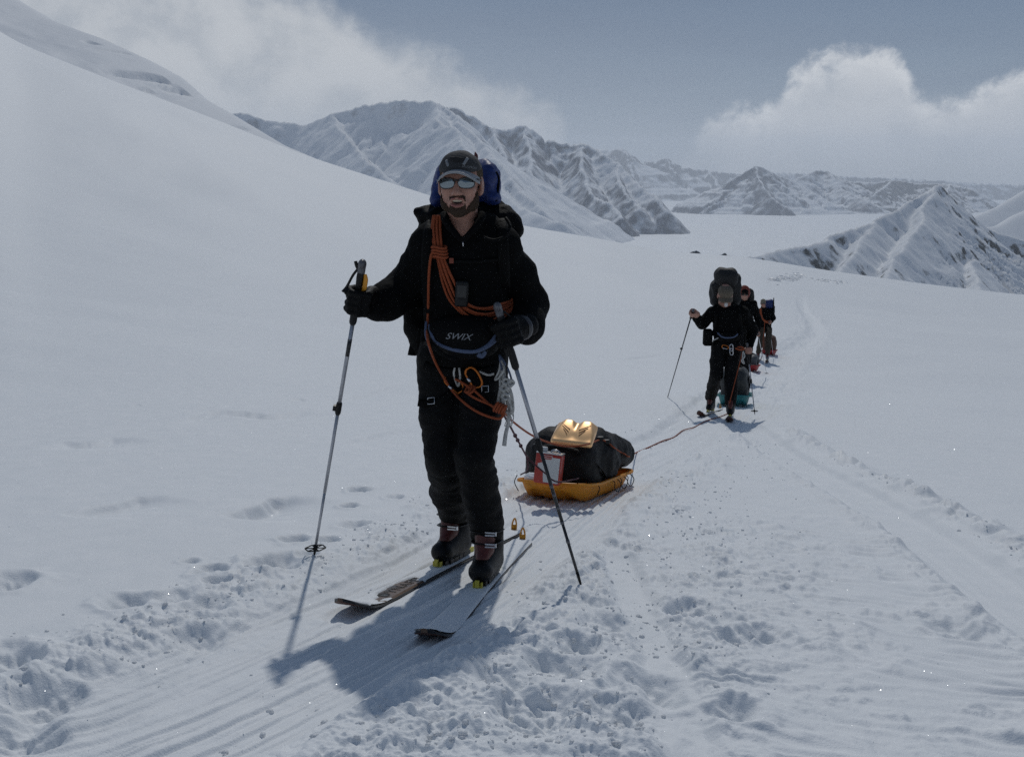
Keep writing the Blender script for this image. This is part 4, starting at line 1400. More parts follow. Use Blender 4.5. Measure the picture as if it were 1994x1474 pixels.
# ------------------------------------------------------------------ the leading skier
def lead_skier():
    g = 'kit of the leading skier'
    # skis
    (tailL, tipL), (tailR, tipR) = [[v.copy() for v in q] for q in (SKI_L, SKI_R)]
    for v, dz in ((tailL, .052), (tipL, .052), (tailR, .046), (tipR, .060)):
        v.z -= dz
    skiL, fL, LL = make_ski(tailL, tipL, "leading skier's ski with lettering showing, nearer the silver pole's basket", 'skis of the leading skier', 'DYNAFIT', .30, seed=1, wid=1.3)
    skiR, fR, LR = make_ski(tailR, tipR, "leading skier's ski almost buried in snow with only its black tip clear", 'skis of the leading skier', None, .5, seed=2, wid=1.3)

    def at_px(fr, L, x):
        s = np.linspace(0, L, 200)
        xs = np.array([proj(fr(0, q, 0.05))[0] for q in s])
        return float(s[np.argmin(np.abs(xs - x))])
    sL, sR = at_px(fL, LL, 882), at_px(fR, LR, 948)
    make_binding(skiL, tailL, fL, sL); make_binding(skiR, tailR, fR, sR)

    org = npv(fL(0, sL, 0) + fR(0, sR, 0)) / 2
    root = empty('person', org, 'bearded man in black with cap and mirrored sunglasses, skiing nearest the camera', 'person', 'people skiing in a line')
    gL = make_boot(root, org, fL, sL); gR = make_boot(root, org, fR, sR)
    ankL, ankR = gL(0, -.03, .20), gR(0, -.03, .20)
    hipL, hipR = npv(P(858, 712, 4.40)), npv(P(944, 712, 4.38))
    kneL, kneR = npv(P(864, 885, 4.30)), npv(P(922, 885, 4.20))
    shL, shR = npv(P(842, 478, 4.32)), npv(P(972, 480, 4.32))
    elL, elR = npv(P(786, 566, 4.42)), npv(P(1030, 592, 4.42))
    wrL, wrR = npv(P(722, 590, 4.27)), npv(P(1016, 638, 4.20))
    poleL = (npv(P(706, 514, 4.17)), npv(ground_hit(611, 1086, 0.0)))
    poleR = (npv(P(969, 598, 4.10)), npv(ground_hit(1133, 1136, 0.02)))

    def pole_at(pl, py):
        for t in np.linspace(0, 1, 800):
            q = pl[0] + (pl[1] - pl[0]) * t
            if proj(q)[1] >= py:
                return q
    hdL, hdR = pole_at(poleL, 585), pole_at(poleR, 648)
    neck = npv(P(903, 440, 4.30))
    hc = npv(P(897, 357, 4.24)); HR = rot(-6, 2, -1); HS = 1.09

    # ---- body
    lo = np.min([org - (.35, .35, .0), elL - .2, hdL - .15, org - .4], 0); lo[2] = org[2] - .02
    hi = np.array([elR[0] + .15, 4.75, hc[2] + .2])
    bd = Field(lo, hi, .011, (hc - .17, hc + .17, .0038))
    bd.ell(P(905, 520, 4.33), (.155, .10, .20)).ell(P(905, 640, 4.35), (.15, .095, .17))
    bd.cone(shL, shR, .055, .055, .04)
    bd.chain([shL, elL, wrL], [.05, .042, .03], .02).chain([shR, elR, wrR], [.05, .042, .03], .02)
    bd.chain([hipL, kneL, ankL], [.085, .058, .045], .03).chain([hipR, kneR, ankR], [.085, .058, .045], .03)
    bd.cone(ankL, gL(0, .03, .06), .04, .03, .02).cone(ankR, gR(0, .03, .06), .04, .03, .02)
    bd.cone(wrL, hdL, .028, .02, .02).cone(wrR, hdR, .028, .02, .02)
    HL = head_field(bd, hc, HR, HS)
    bd.cone(HL(0, -.012, -.06), neck + (0, .02, -.05), .060 * HS, .064, .02)
    V, F = bd.mesh()
    V = relax(V, F, 1)
    body = link('body', mesh_from('body', V - org, F, M_skin), root)
    headtree = bvh(V, F)

    # ---- beard: shell over the lower face
    bf = Field(hc - .16, hc + .13, .0036)
    head_field(bf, hc, HR, HS, mouth=True, ears=False)
    bf.D -= .0030
    X, Y, Z = bf.ax[0][:, None, None] - hc[0], bf.ax[1][None, :, None] - hc[1], bf.ax[2][None, None, :] - hc[2]
    xl = (HR[0, 0] * X + HR[1, 0] * Y + HR[2, 0] * Z) / HS; fl_ = -(HR[0, 1] * X + HR[1, 1] * Y + HR[2, 1] * Z) / HS; zl = (HR[0, 2] * X + HR[1, 2] * Y + HR[2, 2] * Z) / HS
    jn = 0.006 * gnoise3(xl * 160, fl_ * 160, zl * 160, 3)
    top = np.where(np.abs(xl) < .031, -.0475 - 0.12 * np.abs(xl), -.099 + np.clip((np.abs(xl) - .031) * 1.35, 0, .045) + .04 * smooth(.062, .074, np.abs(xl))) + jn     # beard line rises to the sideburns
    reg = np.maximum(zl - top, -(fl_ - 0.012))
    soul = np.sqrt((xl / .031) ** 2 + ((zl + .0735) / .0195) ** 2) * .02 - .02      # keep the mouth free
    philt = np.maximum(np.abs(xl) - .036, zl + .046)
    reg = np.maximum(reg, -soul)
    nose = np.sqrt(xl ** 2 + (fl_ - .112) ** 2 + (zl + .036) ** 2) - .0185
    reg = np.maximum(reg, -nose)
    bf.D = np.maximum(bf.D, reg.astype(np.float32))
    V, F = bf.mesh()
    n_ = vnormals(V, F)
    V = V + n_ * (0.0032 * gnoise3(V[:, 0] * 230, V[:, 1] * 230, V[:, 2] * 140, 7))[:, None]
    finish('beard', V, F, M_beard, root, org, 0)
    # ---- hair beside the ears, below the cap
    hf = Field(hc - .16, hc + .16, .0042)
    hf.ell(HL(0, -.026, .030), (.0815 * HS, .099 * HS, .088 * HS), HR)
    hf.ell(HL(0, .075, -.02), (.075 * HS, .068 * HS, .09 * HS), HR, .01, 'sub')
    hf.plane(HL(0, 0, .055), HR @ V3(0, 0, 1)); hf.plane(HL(0, 0, -.055), -HR @ V3(0, 0, 1))
    V, F = hf.mesh()
    V = V + vnormals(V, F) * (0.003 * gnoise3(V[:, 0] * 200, V[:, 1] * 200, V[:, 2] * 90, 9))[:, None]
    finish('hair', V, F, M_hair, root, org, 0)
    # ---- teeth and mouth
    pts = [HL(x, .0915 - 6 * x * x, -.0665 + 3.0 * x * x) for x in np.linspace(-.0195, .0195, 11)]
    Vt, Ft = tube_arrays(pts, [.0035, .0046] + [.0052] * 7 + [.0046, .0035], 8)
    link('teeth', mesh_from('teeth', Vt - org, Ft, M_teeth), root)
    mf = Field(HL(0, .08, -.072) - .04, HL(0, .08, -.072) + .04, .003)
    mf.ell(HL(0, .074, -.072), (.028 * HS, .016 * HS, .016 * HS), HR)
    V, F = mf.mesh()
    finish('mouth', V, F, M_mouth, root, org, 0)
    for zc, rz, bow in ((-.0590, .0040, .9), (-.0862, .0052, -9.5)):
        pts = [HL(x, .1045 - 12 * x * x, zc + (-2.2 if bow > 0 else 13.0) * x * x * (1 if bow < 0 else 1) * (1 if bow < 0 else .4)) for x in np.linspace(-.024, .024, 9)]
        Vt, Ft = tube_arrays(pts, [rz * .5] + [rz] * 7 + [rz * .5], 7)
        link('lip', mesh_from('lip', Vt - org, Ft, M_lip), root)
    # ---- sunglasses
    sg = []
    gl = link('sunglasses', mesh_from('sunglasses', *[(tube_arrays([HL(-.012, .108, .006), HL(0, .112, .010), HL(.012, .108, .006)], .0034, 7)[0] - org), tube_arrays([HL(0, 0, 0), HL(.01, 0, 0), HL(.02, 0, 0)], .0034, 7)[1]], M_frame), root)
    for q in (-1, 1):
        ring, inner = [], []
        for a in np.linspace(0, 2 * math.pi, 28, endpoint=False):
            ca, sa = math.cos(a), math.sin(a)
            u = .0295 * np.sign(ca) * abs(ca) ** .8; v = .0190 * np.sign(sa) * abs(sa) ** .85
            v -= .10 * max(0, u) * (1 if v < 0 else .4) * .5
            x = .036 + u
            f = .107 - .0030 * ((x - .01) / .02) ** 2
            ring.append(HL(q * x, f, -.002 + v)); inner.append((x, v))
        Vr, Fr = tube_arrays(ring, .0029, 6, True)
        link('rim', mesh_from('rim', Vr - org, Fr, M_frame), gl)
        rows = []
        for sc in (1.0, .8, .6, .4, .2, .02):
            for (x, v) in inner:
                xx = .036 + (x - .036) * sc
                rows.append(HL(q * xx, .1085 - .0030 * ((xx - .01) / .02) ** 2 + .0035 * (1 - sc * sc), -.002 + v * sc))
        Fl = grid_faces(6, 28, True)
        link('lens', mesh_from('lens', np.array(rows) - org, Fl if q < 0 else Fl[:, ::-1], M_lens), gl)
        Va, Fa = tube_arrays([HL(q * .064, .094, .010), HL(q * .078, .06, .010), HL(q * .082, .0, .006)], [.0055, .005, .003], 7)
        link('temple', mesh_from('temple', Va - org, Fa, M_frame), gl)
    # ---- cap
    cf = Field(hc - .17, hc + .19, .005)
    cf.ell(HL(0, -.012, .032), (.0865 * HS, .106 * HS, .088 * HS), HR)
    cf.ell(HL(0, .035, .062), (.065 * HS, .058 * HS, .052 * HS), HR, .03)
    cf.plane(HL(0, .08, .034), -(HR @ V3(0, -.22, 1)))
    V, F = cf.mesh()
    V = cloth(V, F, .0022, .035, 11)
    cap = finish('cap', V, F, M_cap, root, org, 1)
    captree = bvh(V, F)
    # panels, brim
    rows, th = [], np.linspace(-78, 78, 27)
    for lay in (0.0026, -0.0026):
        for w in np.linspace(0, 1, 6):
            for t in np.radians(th):
                sx_, cx_ = math.sin(t), math.cos(t)
                x = .080 * sx_ * (1 + .06 * w); f = .018 + .078 * cx_ + w * .064 * cx_ ** .75
                z = .046 - .030 * sx_ ** 2 - w * (.008 + .012 * sx_ ** 2) - .0035 * w * w + lay
                rows.append(HL(x, f, z))
    n27 = len(th)
    Fb = [grid_faces(6, n27)[:, ::-1], grid_faces(6, n27) + 6 * n27]
    rim = []
    for j in range(n27 - 1):
        rim.append((5 * n27 + j, 11 * n27 + j, 11 * n27 + j + 1, 5 * n27 + j + 1))
    link('brim', mesh_from('brim', np.array(rows) - org, np.concatenate(Fb + [np.array(rim)]), M_brim), cap)
    cp = lambda x, y: on_surf(captree, x, y, .002, 4.12)
    text_mesh('cap_lettering', 'SALOMON', .0125, M_grey, lambda u, v: cp(914 + u * 470, 326 + u * 75 + 0.0006 * (u * 470) ** 2 - v * 470), cap, org)
    for a, b in (((869, 312), (873, 324)), ((911, 308), (902, 321))):
        tube('cap_stripe', [cp(*a), cp((a[0] + b[0]) / 2, (a[1] + b[1]) / 2), cp(*b)], .006, M_grey, cap, org, 6, flat=.3, upv=(0, -1, 0))
    tube('cap_panel', [cp(876, 309), cp(884, 312), cp(894, 313), cp(904, 311)], [.008, .014, .014, .008], M_capp, cap, org, 8, flat=.2, upv=(0, -1, 0))

    # ---- jacket
    jlo = np.minimum(np.minimum(elL, wrL), P(800, 720, 4.3)[:]) - .12; jhi = np.array([elR[0] + .13, 4.62, neck[2] + .10])
    jlo[1] = 4.02
    jk = Field(jlo, jhi, .0085)
    jk.ell(P(905, 520, 4.33), (.200, .135, .205), None, .03).ell(P(908, 610, 4.34), (.185, .13, .19), None, .05).ell(P(905, 690, 4.36), (.185, .13, .10), None, .05)
    jk.cone(shL, shR, .080, .080, .06)
    jk.cone(npv(P(874, 428, 4.33)), shL, .055, .075, .05).cone(npv(P(936, 428, 4.33)), shR, .055, .075, .05)
    jk.chain([shL, elL, npv(P(756, 586, 4.34)), npv(P(732, 595, 4.29))], [.088, .088, .083, .070], .035)
    jk.chain([shR, npv(P(1010, 530, 4.38)), elR, npv(P(1026, 634, 4.29)), npv(P(1018, 640, 4.24))], [.082, .076, .078, .074, .062], .035)
    jk.cone(neck + (0, .015, -.04), HL(0, -.02, -.115), .083, .080, .03)
    # neck opening: a V of skin
    jk.cone(neck + (0, -.01, -.03), HL(0, -.005, -.09), .066, .074, .008, 'sub')
    jk.cone(npv(P(903, 452, 4.22)), npv(P(899, 400, 4.12)), .030, .075, .008, 'sub')
    jk.plane(P(905, 712, 4.3), (0, 0, -1)); jk.plane(HL(0, 0, -.098), HR @ V3(0, .25, 1))
    V, F = jk.mesh()
    V = cloth(V, F, .0055, .085, 21)
    V = cloth(V, F, .0022, .03, 25)
    jacket = finish('jacket', V, F, M_black, root, org, 1)
    jt = bvh(V, F)
    js = lambda x, y, o=.004: on_surf(jt, x, y, o, 4.22)
    tube('zip', [js(900, 462, .003), js(901, 470, .003), js(902, 480, .003)], .0035, M_steel, jacket, org, 6)
    # collar
    tube('collar', [HL(-.072, -.02, -.118), npv(P(869, 432, 4.215)), npv(P(884, 452, 4.175)), npv(P(900, 466, 4.165)), npv(P(918, 452, 4.175)), npv(P(935, 430, 4.215)), HL(.078, -.02, -.118)], [.017, .017, .015, .012, .015, .017, .017], M_black, jacket, org, 8)
    # ---- trousers
    tlo = np.minimum(np.minimum(ankL, kneL), hipL) - .16; tlo[2] = gL(0, 0, .10)[2] - .02; tlo[1] = 3.95
    tr = Field(tlo, np.array([hipR[0] + .2, 4.75, hipL[2] + .16]), .0085)
    tr.ell((hipL + hipR) / 2 + V3(0, 0, .06), (.190, .135, .15), None, .04)
    kL2, kR2 = gL(0, -.015, .19), gR(0, -.015, .19)
    tr.chain([hipL + (0, 0, .02), hipL * .45 + kneL * .55, kneL, kneL * .45 + kL2 * .55, kL2], [.108, .098, .088, .086, .074], .03)
    tr.chain([hipR + (0, 0, .02), hipR * .45 + kneR * .55, kneR, kneR * .45 + kR2 * .55, kR2], [.108, .096, .086, .084, .072], .012)
    tr.plane(gL(0, 0, .155), (0, 0, -1))
    sel = tr.ax[0] > (kL2[0] + kR2[0]) / 2 + .003
    V, F = tr.mesh()
    V = cloth(V, F, .007, .10, 31, (1, 1, 1.3))
    V = cloth(V, F, .004, .042, 35, (.7, .7, 1.8))
    lower = np.clip((kneL[2] - V[:, 2]) / .3, 0, 1)
    V = V + vnormals(V, F) * (lower * .009 * gnoise3(V[:, 0] * 11, V[:, 1] * 11, V[:, 2] * 26, 3))[:, None]
    trousers = finish('trousers', V, F, M_trou, root, org, 1)
    tt = bvh(V, F)
    ts = lambda x, y, o=.004: on_surf(tt, x, y, o, 4.25)
    # ---- gloves
    for pl, hd, wr, nm in ((poleL, hdL, wrL, 0), (poleR, hdR, wrR, 1)):
        gf = Field(np.minimum(hd, wr) - .10, np.maximum(hd, wr) + .10, .0052)
        grip_hand(gf, hd, unit(pl[0] - pl[1]), wr, 1.18, .0135, .036, .0235)
        wd = unit(hd - wr)
        gf.cone(wr - wd * .035, wr + wd * .02, .055, .044, .02)
        V, F = gf.mesh()
        V = cloth(V, F, .0020, .028, 41 + nm)
        gl_ = finish('glove', V, F, M_glove, root, org, 1)
        Vc, Fc = tube_arrays([wr - wd * .012, wr - wd * .004, wr + wd * .004, wr + wd * .012], [.052, .0555, .055, .050], 16)
        link('cuff', mesh_from('cuff', Vc - org, Fc, M_shiny), gl_)
    # ---- poles
    rp, fr, at, L = make_pole(*poleL, 'silver shafted ski pole gripped in the raised glove of the leading man', 'ski poles of the leading skier', basket=True)
    og = poleL[1]
    tube('wrist_strap', [at(.02) + fr.b * .012, at(.05) - V3(.032, 0, 0), at(.10) - V3(.05, 0, 0), hdL + V3(-.055, -.02, .04)], .0055, M_plast, rp, og, 6, flat=.4, upv=(0, -1, 0))
    tube('cord_lock', [at(.045) + V3(.02, -.01, 0), at(.07) + V3(.026, -.012, 0), at(.11) + V3(.026, -.012, 0), at(.13) + V3(.022, -.01, 0)], [.006, .010, .010, .006], M_amber, rp, og, 8, flat=.4, upv=(0, -1, 0))
    tube('grip_hook', [at(.03) - V3(.008, 0, 0), at(.01) - V3(.022, 0, 0), at(-.005) - V3(.03, 0, -.006)], [.008, .008, .0075], M_plast, rp, og, 8)
    tube('shaft_band', [at(.34), at(.42)], .0096, M_dpole, rp, og, 10, sm=False)
    text_mesh('shaft_mark', 'K', .016, M_grey, lambda u, v: at(.345 - v) + V3(u, -.0108, 0), rp, og)
    rp, fr, at, L = make_pole(*poleR, 'dark lower shafted ski pole passing in front of the yellow sled', 'ski poles of the leading skier', basket=False)
    for o in rp.children:
        if o.name.startswith(('middle_shaft', 'lower_shaft')):
            o.data.materials[0] = M_dpole
    og = poleR[1]
    for d in (.80, .84, .90, .97, 1.06):
        tube('shaft_band', [at(d), at(d + .014)], .0085, M_gplast, rp, og, 8, sm=False)
    tube('wrist_strap', [hdR + V3(.0, -.03, -.06), hdR + V3(.008, -.02, -.11), hdR + V3(.004, -.01, -.16), hdR + V3(.006, -.01, -.19)], .004, M_plast, rp, og, 6, flat=.4, upv=(0, -1, 0))
    tube('grip_loop', [at(.01), at(.03) + V3(.03, 0, 0), at(.055) + V3(.055, 0, -.01)], .005, M_plast, rp, og, 6)

    # ---- rucksack
    bp = empty('rucksack', P(905, 700, 4.60), 'black rucksack with a blue lid on the bearded man', 'rucksack', 'rucksacks of the skiers')
    bo = npv(bp.location)
    f = Field(P(770, 380, 4.60)[:] - V3(.1, .3, 1.0), P(1040, 380, 4.60)[:] + V3(.1, .35, .15), .011)
    f.box(P(906, 560, 4.62), (.215, .12, .36), .09, None, .03)
    f.ell(P(846, 420, 4.52), (.085, .10, .055), rot(0, 0, -20), .04).ell(P(968, 430, 4.52), (.10, .11, .085), rot(0, 0, 28), .05)
    f.cone(P(816, 414, 4.50), P(860, 425, 4.5), .026, .045, .02)
    f.cone(P(940, 405, 4.50), P(1000, 450, 4.48), .05, .035, .04)
    V, F = f.mesh()
    V = cloth(V, F, .012, .07, 51); V = cloth(V, F, .004, .03, 53)
    finish('pack_body', V, F, M_pack, bp, bo, 1)
    f = Field(P(820, 410, 4.55)[:] - V3(.05, .22, .05), P(1000, 290, 4.55)[:] + V3(.05, .25, .06), .0085)
    f.box(P(907, 356, 4.56), (.142, .11, .098), .075, rot(0, 0, 4), .02, taper=-.10)
    f.ell(P(950, 350, 4.50), (.055, .09, .085), None, .03).ell(P(958, 385, 4.46), (.04, .06, .035), None, .02).ell(P(852, 388, 4.47), (.03, .05, .035), None, .02)
    V, F = f.mesh()
    V = cloth(V, F, .007, .06, 55); V = cloth(V, F, .003, .025, 56)
    lid = finish('pack_lid', V, F, M_blue, bp, bo, 1)
    lt = bvh(V, F)
    ls = lambda x, y: on_surf(lt, x, y, .004, 4.45)
    tube('lid_strap', [ls(966, 335), ls(971, 350), ls(969, 372), ls(966, 392)], .006, M_pack, lid, bo, 6, flat=.3, upv=(0, -1, 0))
    Vt, Ft = tube_arrays([npv(P(927, 318, 4.6)), npv(P(927, 303, 4.6)), npv(P(925, 296, 4.6))], [.010, .009, .002], 8)
    link('tool_tip', mesh_from('tool_tip', Vt - bo, Ft, mat_simple('dark_red_tool', (.12, .02, .015), .5)), bp)
    # shoulder straps, chest strap, hanging side panel
    tube('shoulder_strap', [npv(P(842, 432, 4.30)), js(836, 455, .01), js(832, 500, .01), js(832, 560, .01), js(838, 610, .01)], .026, M_pack, bp, bo, 8, flat=.3, upv=(0, -1, 0))
    tube('shoulder_strap', [npv(P(975, 428, 4.30)), js(978, 455, .01), js(980, 500, .01), js(982, 560, .01)], .026, M_pack, bp, bo, 8, flat=.3, upv=(0, -1, 0))
    tube('chest_strap', [js(845, 506, .006), js(880, 510, .006), js(930, 510, .006), js(972, 506, .006)], .009, M_pack, bp, bo, 6, flat=.3, upv=(0, -1, 0))
    Vb, Fb_ = box_arrays(js(879, 508, .012), (.009, .004, .011))
    link('chest_buckle', mesh_from('chest_buckle', Vb - bo, Fb_, mat_simple('dull_orange_plastic', (.20, .035, .01), .5), False), bp)
    hose = [npv(P(985, 425, 4.22)), npv(P(993, 440, 4.18)), npv(P(984, 460, 4.15)), npv(P(962, 468, 4.14)), npv(P(940, 462, 4.16))]
    tube('drinking_tube', hose, .007, M_pack, bp, bo, 8)
    pan = empty('side_pouch', P(800, 640, 4.48), 'flat dark pouch hanging at the bearded man\'s hip below his raised arm', 'pouch')
    po = npv(pan.location)
    f = Field(P(770, 700, 4.48)[:] - V3(.05, .12, .05), P(850, 560, 4.48)[:] + V3(.05, .12, .05), .007)
    f.cone(P(803, 592, 4.47), P(806, 640, 4.47), .042, .045, .03).cone(P(818, 640, 4.45), P(818, 680, 4.46), .045, .035, .03)
    f.box(P(815, 630, 4.47), (.055, .035, .10), .02, rot(0, 0, -9), .02)
    V, F = f.mesh()
    finish('pouch_body', cloth(V, F, .003, .05, 57), F, M_pack, pan, po, 1)
    tube('hanging_strap', [npv(P(822, 575, 4.44)), npv(P(826, 560, 4.42)), npv(P(828, 545, 4.40))], .006, M_pack, pan, po, 6, flat=.4, upv=(0, -1, 0))
    tube('lower_tab', [npv(P(806, 668, 4.45)), npv(P(803, 680, 4.45)), npv(P(802, 692, 4.45))], [.016, .016, .02], M_pack, pan, po, 8, flat=.4, upv=(0, -1, 0))

    # ---- waist pack
    wc = npv(P(908, 655, 4.16))
    wp = empty('waist_pack', wc, 'black waist pack with slate blue trim worn by the bearded man', 'waist pack')
    f = Field(wc - V3(.25, .12, .16), wc + V3(.25, .16, .14), .007)
    f.ell(wc + V3(0, .045, .005), (.175, .085, .085), rot(0, 0, 1), .03).ell(wc + V3(.01, .03, -.055), (.12, .075, .05), None, .03)
    V, F = f.mesh()
    V = cloth(V, F, .0035, .06, 61)
    wbody = finish('pouch', V, F, M_pack, wp, wc, 1)
    wt = bvh(V, F)
    ws = lambda x, y, o=.003: on_surf(wt, x, y, o, 4.13)
    tube('trim', [ws(836, 632), ws(840, 652), ws(852, 668), ws(872, 678), ws(900, 684), ws(928, 684), ws(952, 672), ws(966, 656), ws(970, 645)], [.006, .006, .007, .0075, .008, .008, .010, .016, .008], M_piping, wp, wc, 8, flat=.35, upv=(0, -1, 0))
    tube('belt', [js(826, 640, .008), js(824, 665, .008), ws(842, 672), ws(862, 690), ws(890, 702)], .010, M_pack, wp, wc, 8, flat=.35, upv=(0, -1, 0))
    tube('side_trim', [npv(P(830, 626, 4.22)), npv(P(829, 650, 4.2)), npv(P(835, 672, 4.19)), npv(P(841, 690, 4.2))], .006, M_piping, wp, wc, 6, flat=.4, upv=(0, -1, 0))
    tube('belt_end', [ws(930, 690), ws(938, 692), ws(946, 684)], [.010, .014, .008], M_piping, wp, wc, 6, flat=.35, upv=(0, -1, 0))
    text_mesh('lettering', 'SWIX', .040, M_grey, lambda u, v: ws(892 + u * 440 + v * 60, 656 + u * 26 - v * 440, .003), wp, wc, shear=.35, sx=1.15)

    # ---- harness
    hn = empty('climbing_harness', P(905, 720, 4.3), 'black climbing harness with metal buckles round the bearded man\'s hips', 'harness')
    ho = npv(hn.location)
    tube('waist_belt', [ts(826, 712, .006), ts(850, 722, .006), ts(900, 728, .006), ts(950, 724, .006), ts(985, 712, .006)], .024, M_pack, hn, ho, 8, flat=.3, upv=(0, -1, 0))
    tube('leg_loop', [ts(814, 784, .004), ts(835, 786, .004), ts(856, 781, .004), ts(876, 768, .004), ts(888, 752, .004)], .017, M_pack, hn, ho, 8, flat=.3, upv=(0, -1, 0))
    tube('leg_loop', [ts(905, 760, .004), ts(925, 768, .004), ts(945, 770, .004), ts(968, 776, .004)], .017, M_pack, hn, ho, 8, flat=.3, upv=(0, -1, 0))
    for bx, by in ((839, 780), (944, 757)):
        pts = [ts(bx - 6, by - 5, .012), ts(bx + 7, by - 6, .012), ts(bx + 7, by + 6, .012), ts(bx - 6, by + 7, .012)]
        Vb, Fb_ = tube_arrays(pts, .0022, 6, True)
        link('buckle', mesh_from('buckle', Vb - ho, Fb_, M_steel), hn)
    tube('tie_in_loop', [ts(886, 714, .010), ts(884, 730, .014), ts(892, 752, .014), ts(896, 735, .014), ts(894, 716, .012)], .005, M_sling, hn, ho, 6)
    tube('webbing_tail', [ts(918, 716, .01), ts(935, 724, .012), ts(950, 730, .012), ts(962, 728, .010)], .0055, M_sling, hn, ho, 6, flat=.4, upv=(0, -1, 0))

    # ---- karabiners
    def karabiner(c0, ang, label, s=1.0):
        c = ts(*c0, .022)
        o = empty('karabiner', c, label, 'karabiner', 'orange karabiners')
        ca, sa = math.cos(ang), math.sin(ang)
        def q(u, v, d=0):
            return c + V3(ca * u - sa * v, d, sa * u + ca * v) * s
        out = [q(-.018, -.042), q(.012, -.046), q(.026, -.028), q(.026, .018), q(.012, .046), q(-.012, .046), q(-.024, .030)]
        tube('frame', out, .0052, M_orange, o, c, 8)
        tube('gate', [q(-.024, .030), q(-.022, 0), q(-.018, -.042)], .0042, M_orange, o, c, 8)
        tube('lock_sleeve', [q(-.0228, .012), q(-.021, -.012)], .0068, M_steel, o, c, 8, sm=False)
    karabiner((884, 748), .75, 'orange screwgate karabiner hanging lower left on the harness')
    karabiner((922, 736), .45, 'orange screwgate karabiner clipped nearer the middle of the harness')

    # ---- pale slings on the gear loop
    sl = empty('sling_bundle', P(985, 720, 4.27), 'bundle of pale slings and cords hanging from the gear loop', 'slings')
    so = npv(sl.location)
    rnd = random.Random(4)
    for i, (xa, ya, xb, yb, r) in enumerate(((972, 690, 996, 740, .0045), (978, 705, 998, 790, .006), (974, 715, 985, 775, .006), (982, 730, 978, 790, .0075), (976, 740, 996, 800, .007), (985, 735, 1000, 800, .004), (975, 700, 972, 735, .005))):
        mid = ((xa + xb) / 2 + rnd.uniform(2, 9), (ya + yb) / 2)
        tube('sling', [npv(P(xa, ya, 4.21)), npv(P(*mid, 4.18)), npv(P(xb, yb, 4.19)), npv(P(xb - 8, yb + 4, 4.21)), npv(P(mid[0] - 10, mid[1] + 5, 4.20)), npv(P(xa, ya, 4.21))], r, M_sling if i != 0 else M_piping, sl, so, 7, flat=.45, upv=(0, -1, 0))
    for i, (x, y) in enumerate(((984, 745), (990, 752), (980, 758), (987, 766), (994, 748), (983, 775))):
        tube('knot', [npv(P(x - 6, y - 4, 4.18)), npv(P(x, y + 3, 4.165)), npv(P(x + 6, y - 2, 4.18)), npv(P(x + 2, y - 8, 4.17)), npv(P(x - 4, y - 5, 4.175))], .0068, M_sling, sl, so, 7)
    tube('hanging_tail', [npv(P(990, 800, 4.2)), npv(P(990, 822, 4.2)), npv(P(985, 845, 4.2)), npv(P(982, 868, 4.2))], [.005, .008, .009, .010], M_sling, sl, so, 7, flat=.35, upv=(0, -1, 0))
    for x0, x1 in ((992, 1000), (998, 990), (986, 996)):
        tube('cord_loop', [npv(P(x0, 800, 4.2)), npv(P(x1, 815, 4.2)), npv(P(x0 - 3, 830, 4.2)), npv(P(x0 + 2, 812, 4.2)), npv(P(x0, 800, 4.2))], .0022, M_sling, sl, so, 6)

    # ---- rope: coil over the shoulder, knots, tie-in, line to the sled and on to the next skier
    rp = empty('climbing_rope', P(905, 600, 4.15), 'orange climbing rope coiled over the bearded man\'s shoulder and trailing past the yellow sled', 'rope')
    ro = npv(rp.location)
    rr = .0058
    coil = []
    for i in range(6):
        k = i - 2.5
        lay = .010 + .010 * (i % 2) + .004 * (i == 3); wv = (0, 2.5, -1.5, 1, -2.5, 2)[i]
        j = lambda x, y: js(x, y, lay)
        pts = [npv(P(851 + 2.6 * k, 420, 4.26)), j(849 + 3.2 * k, 445), j(851 + 3.0 * k, 470), j(855 + 2.3 * k, 492), j(863 + 3.0 * k, 520), j(873 + 4.2 * k + wv, 552), j(888 + 4.2 * k + wv, 584 - 1.2 * k), j(916 + 2 * k, 607 - 4.6 * k + wv), j(948, 614 - 6.2 * k + wv), j(976, 606 - 5.6 * k), j(994, 596 - 4.0 * k), npv(P(1001, 584 - 3 * k, 4.36))]
        coil.append(tube_arrays(catmull(np.array(pts), 6), rr, 8))
    for V, F in coil:
        link('coil_strand', mesh_from('coil_strand', V - ro, F, M_rope), rp)
    kn = []
    for i in range(4):
        y = 482 + i * 6
        a = np.linspace(0, 2 * math.pi, 14, endpoint=False)
        c = js(855 + i * .8, y, .018)
        ring = [c + V3(.030 * math.cos(q), .020 * math.sin(q) - .002, .004 * math.sin(2 * q)) for q in a]
        kn.append(tube_arrays(ring, rr, 8, True))
    V, F = join_arrays(kn)
    link('coil_knot', mesh_from('coil_knot', V - ro, F, M_rope), rp)
    strand = [js(846, 487, .03), js(839, 500, .034), js(835, 540, .036), js(834, 590, .036), js(833, 630, .036), npv(P(832, 655, 4.15)), npv(P(838, 680, 4.14)), ts(848, 706, .02), ts(862, 732, .018), ts(882, 762, .018), ts(905, 785, .018), ts(930, 802, .018), ts(955, 812, .018), npv(P(972, 815, 4.16)), npv(P(980, 808, 4.16)), npv(P(980, 797, 4.16))]
    tube('tie_in_strand', strand, rr, M_rope, rp, ro, 8)
    for pts in ([ts(886, 738, .02), ts(900, 745, .02), ts(925, 762, .02), ts(950, 785, .02), npv(P(970, 798, 4.16))],
                [ts(905, 762, .02), ts(925, 775, .02), ts(948, 785, .02), npv(P(968, 795, 4.16))]):
        tube('tie_in_loop', pts, rr, M_rope, rp, ro, 8)
    kn = []
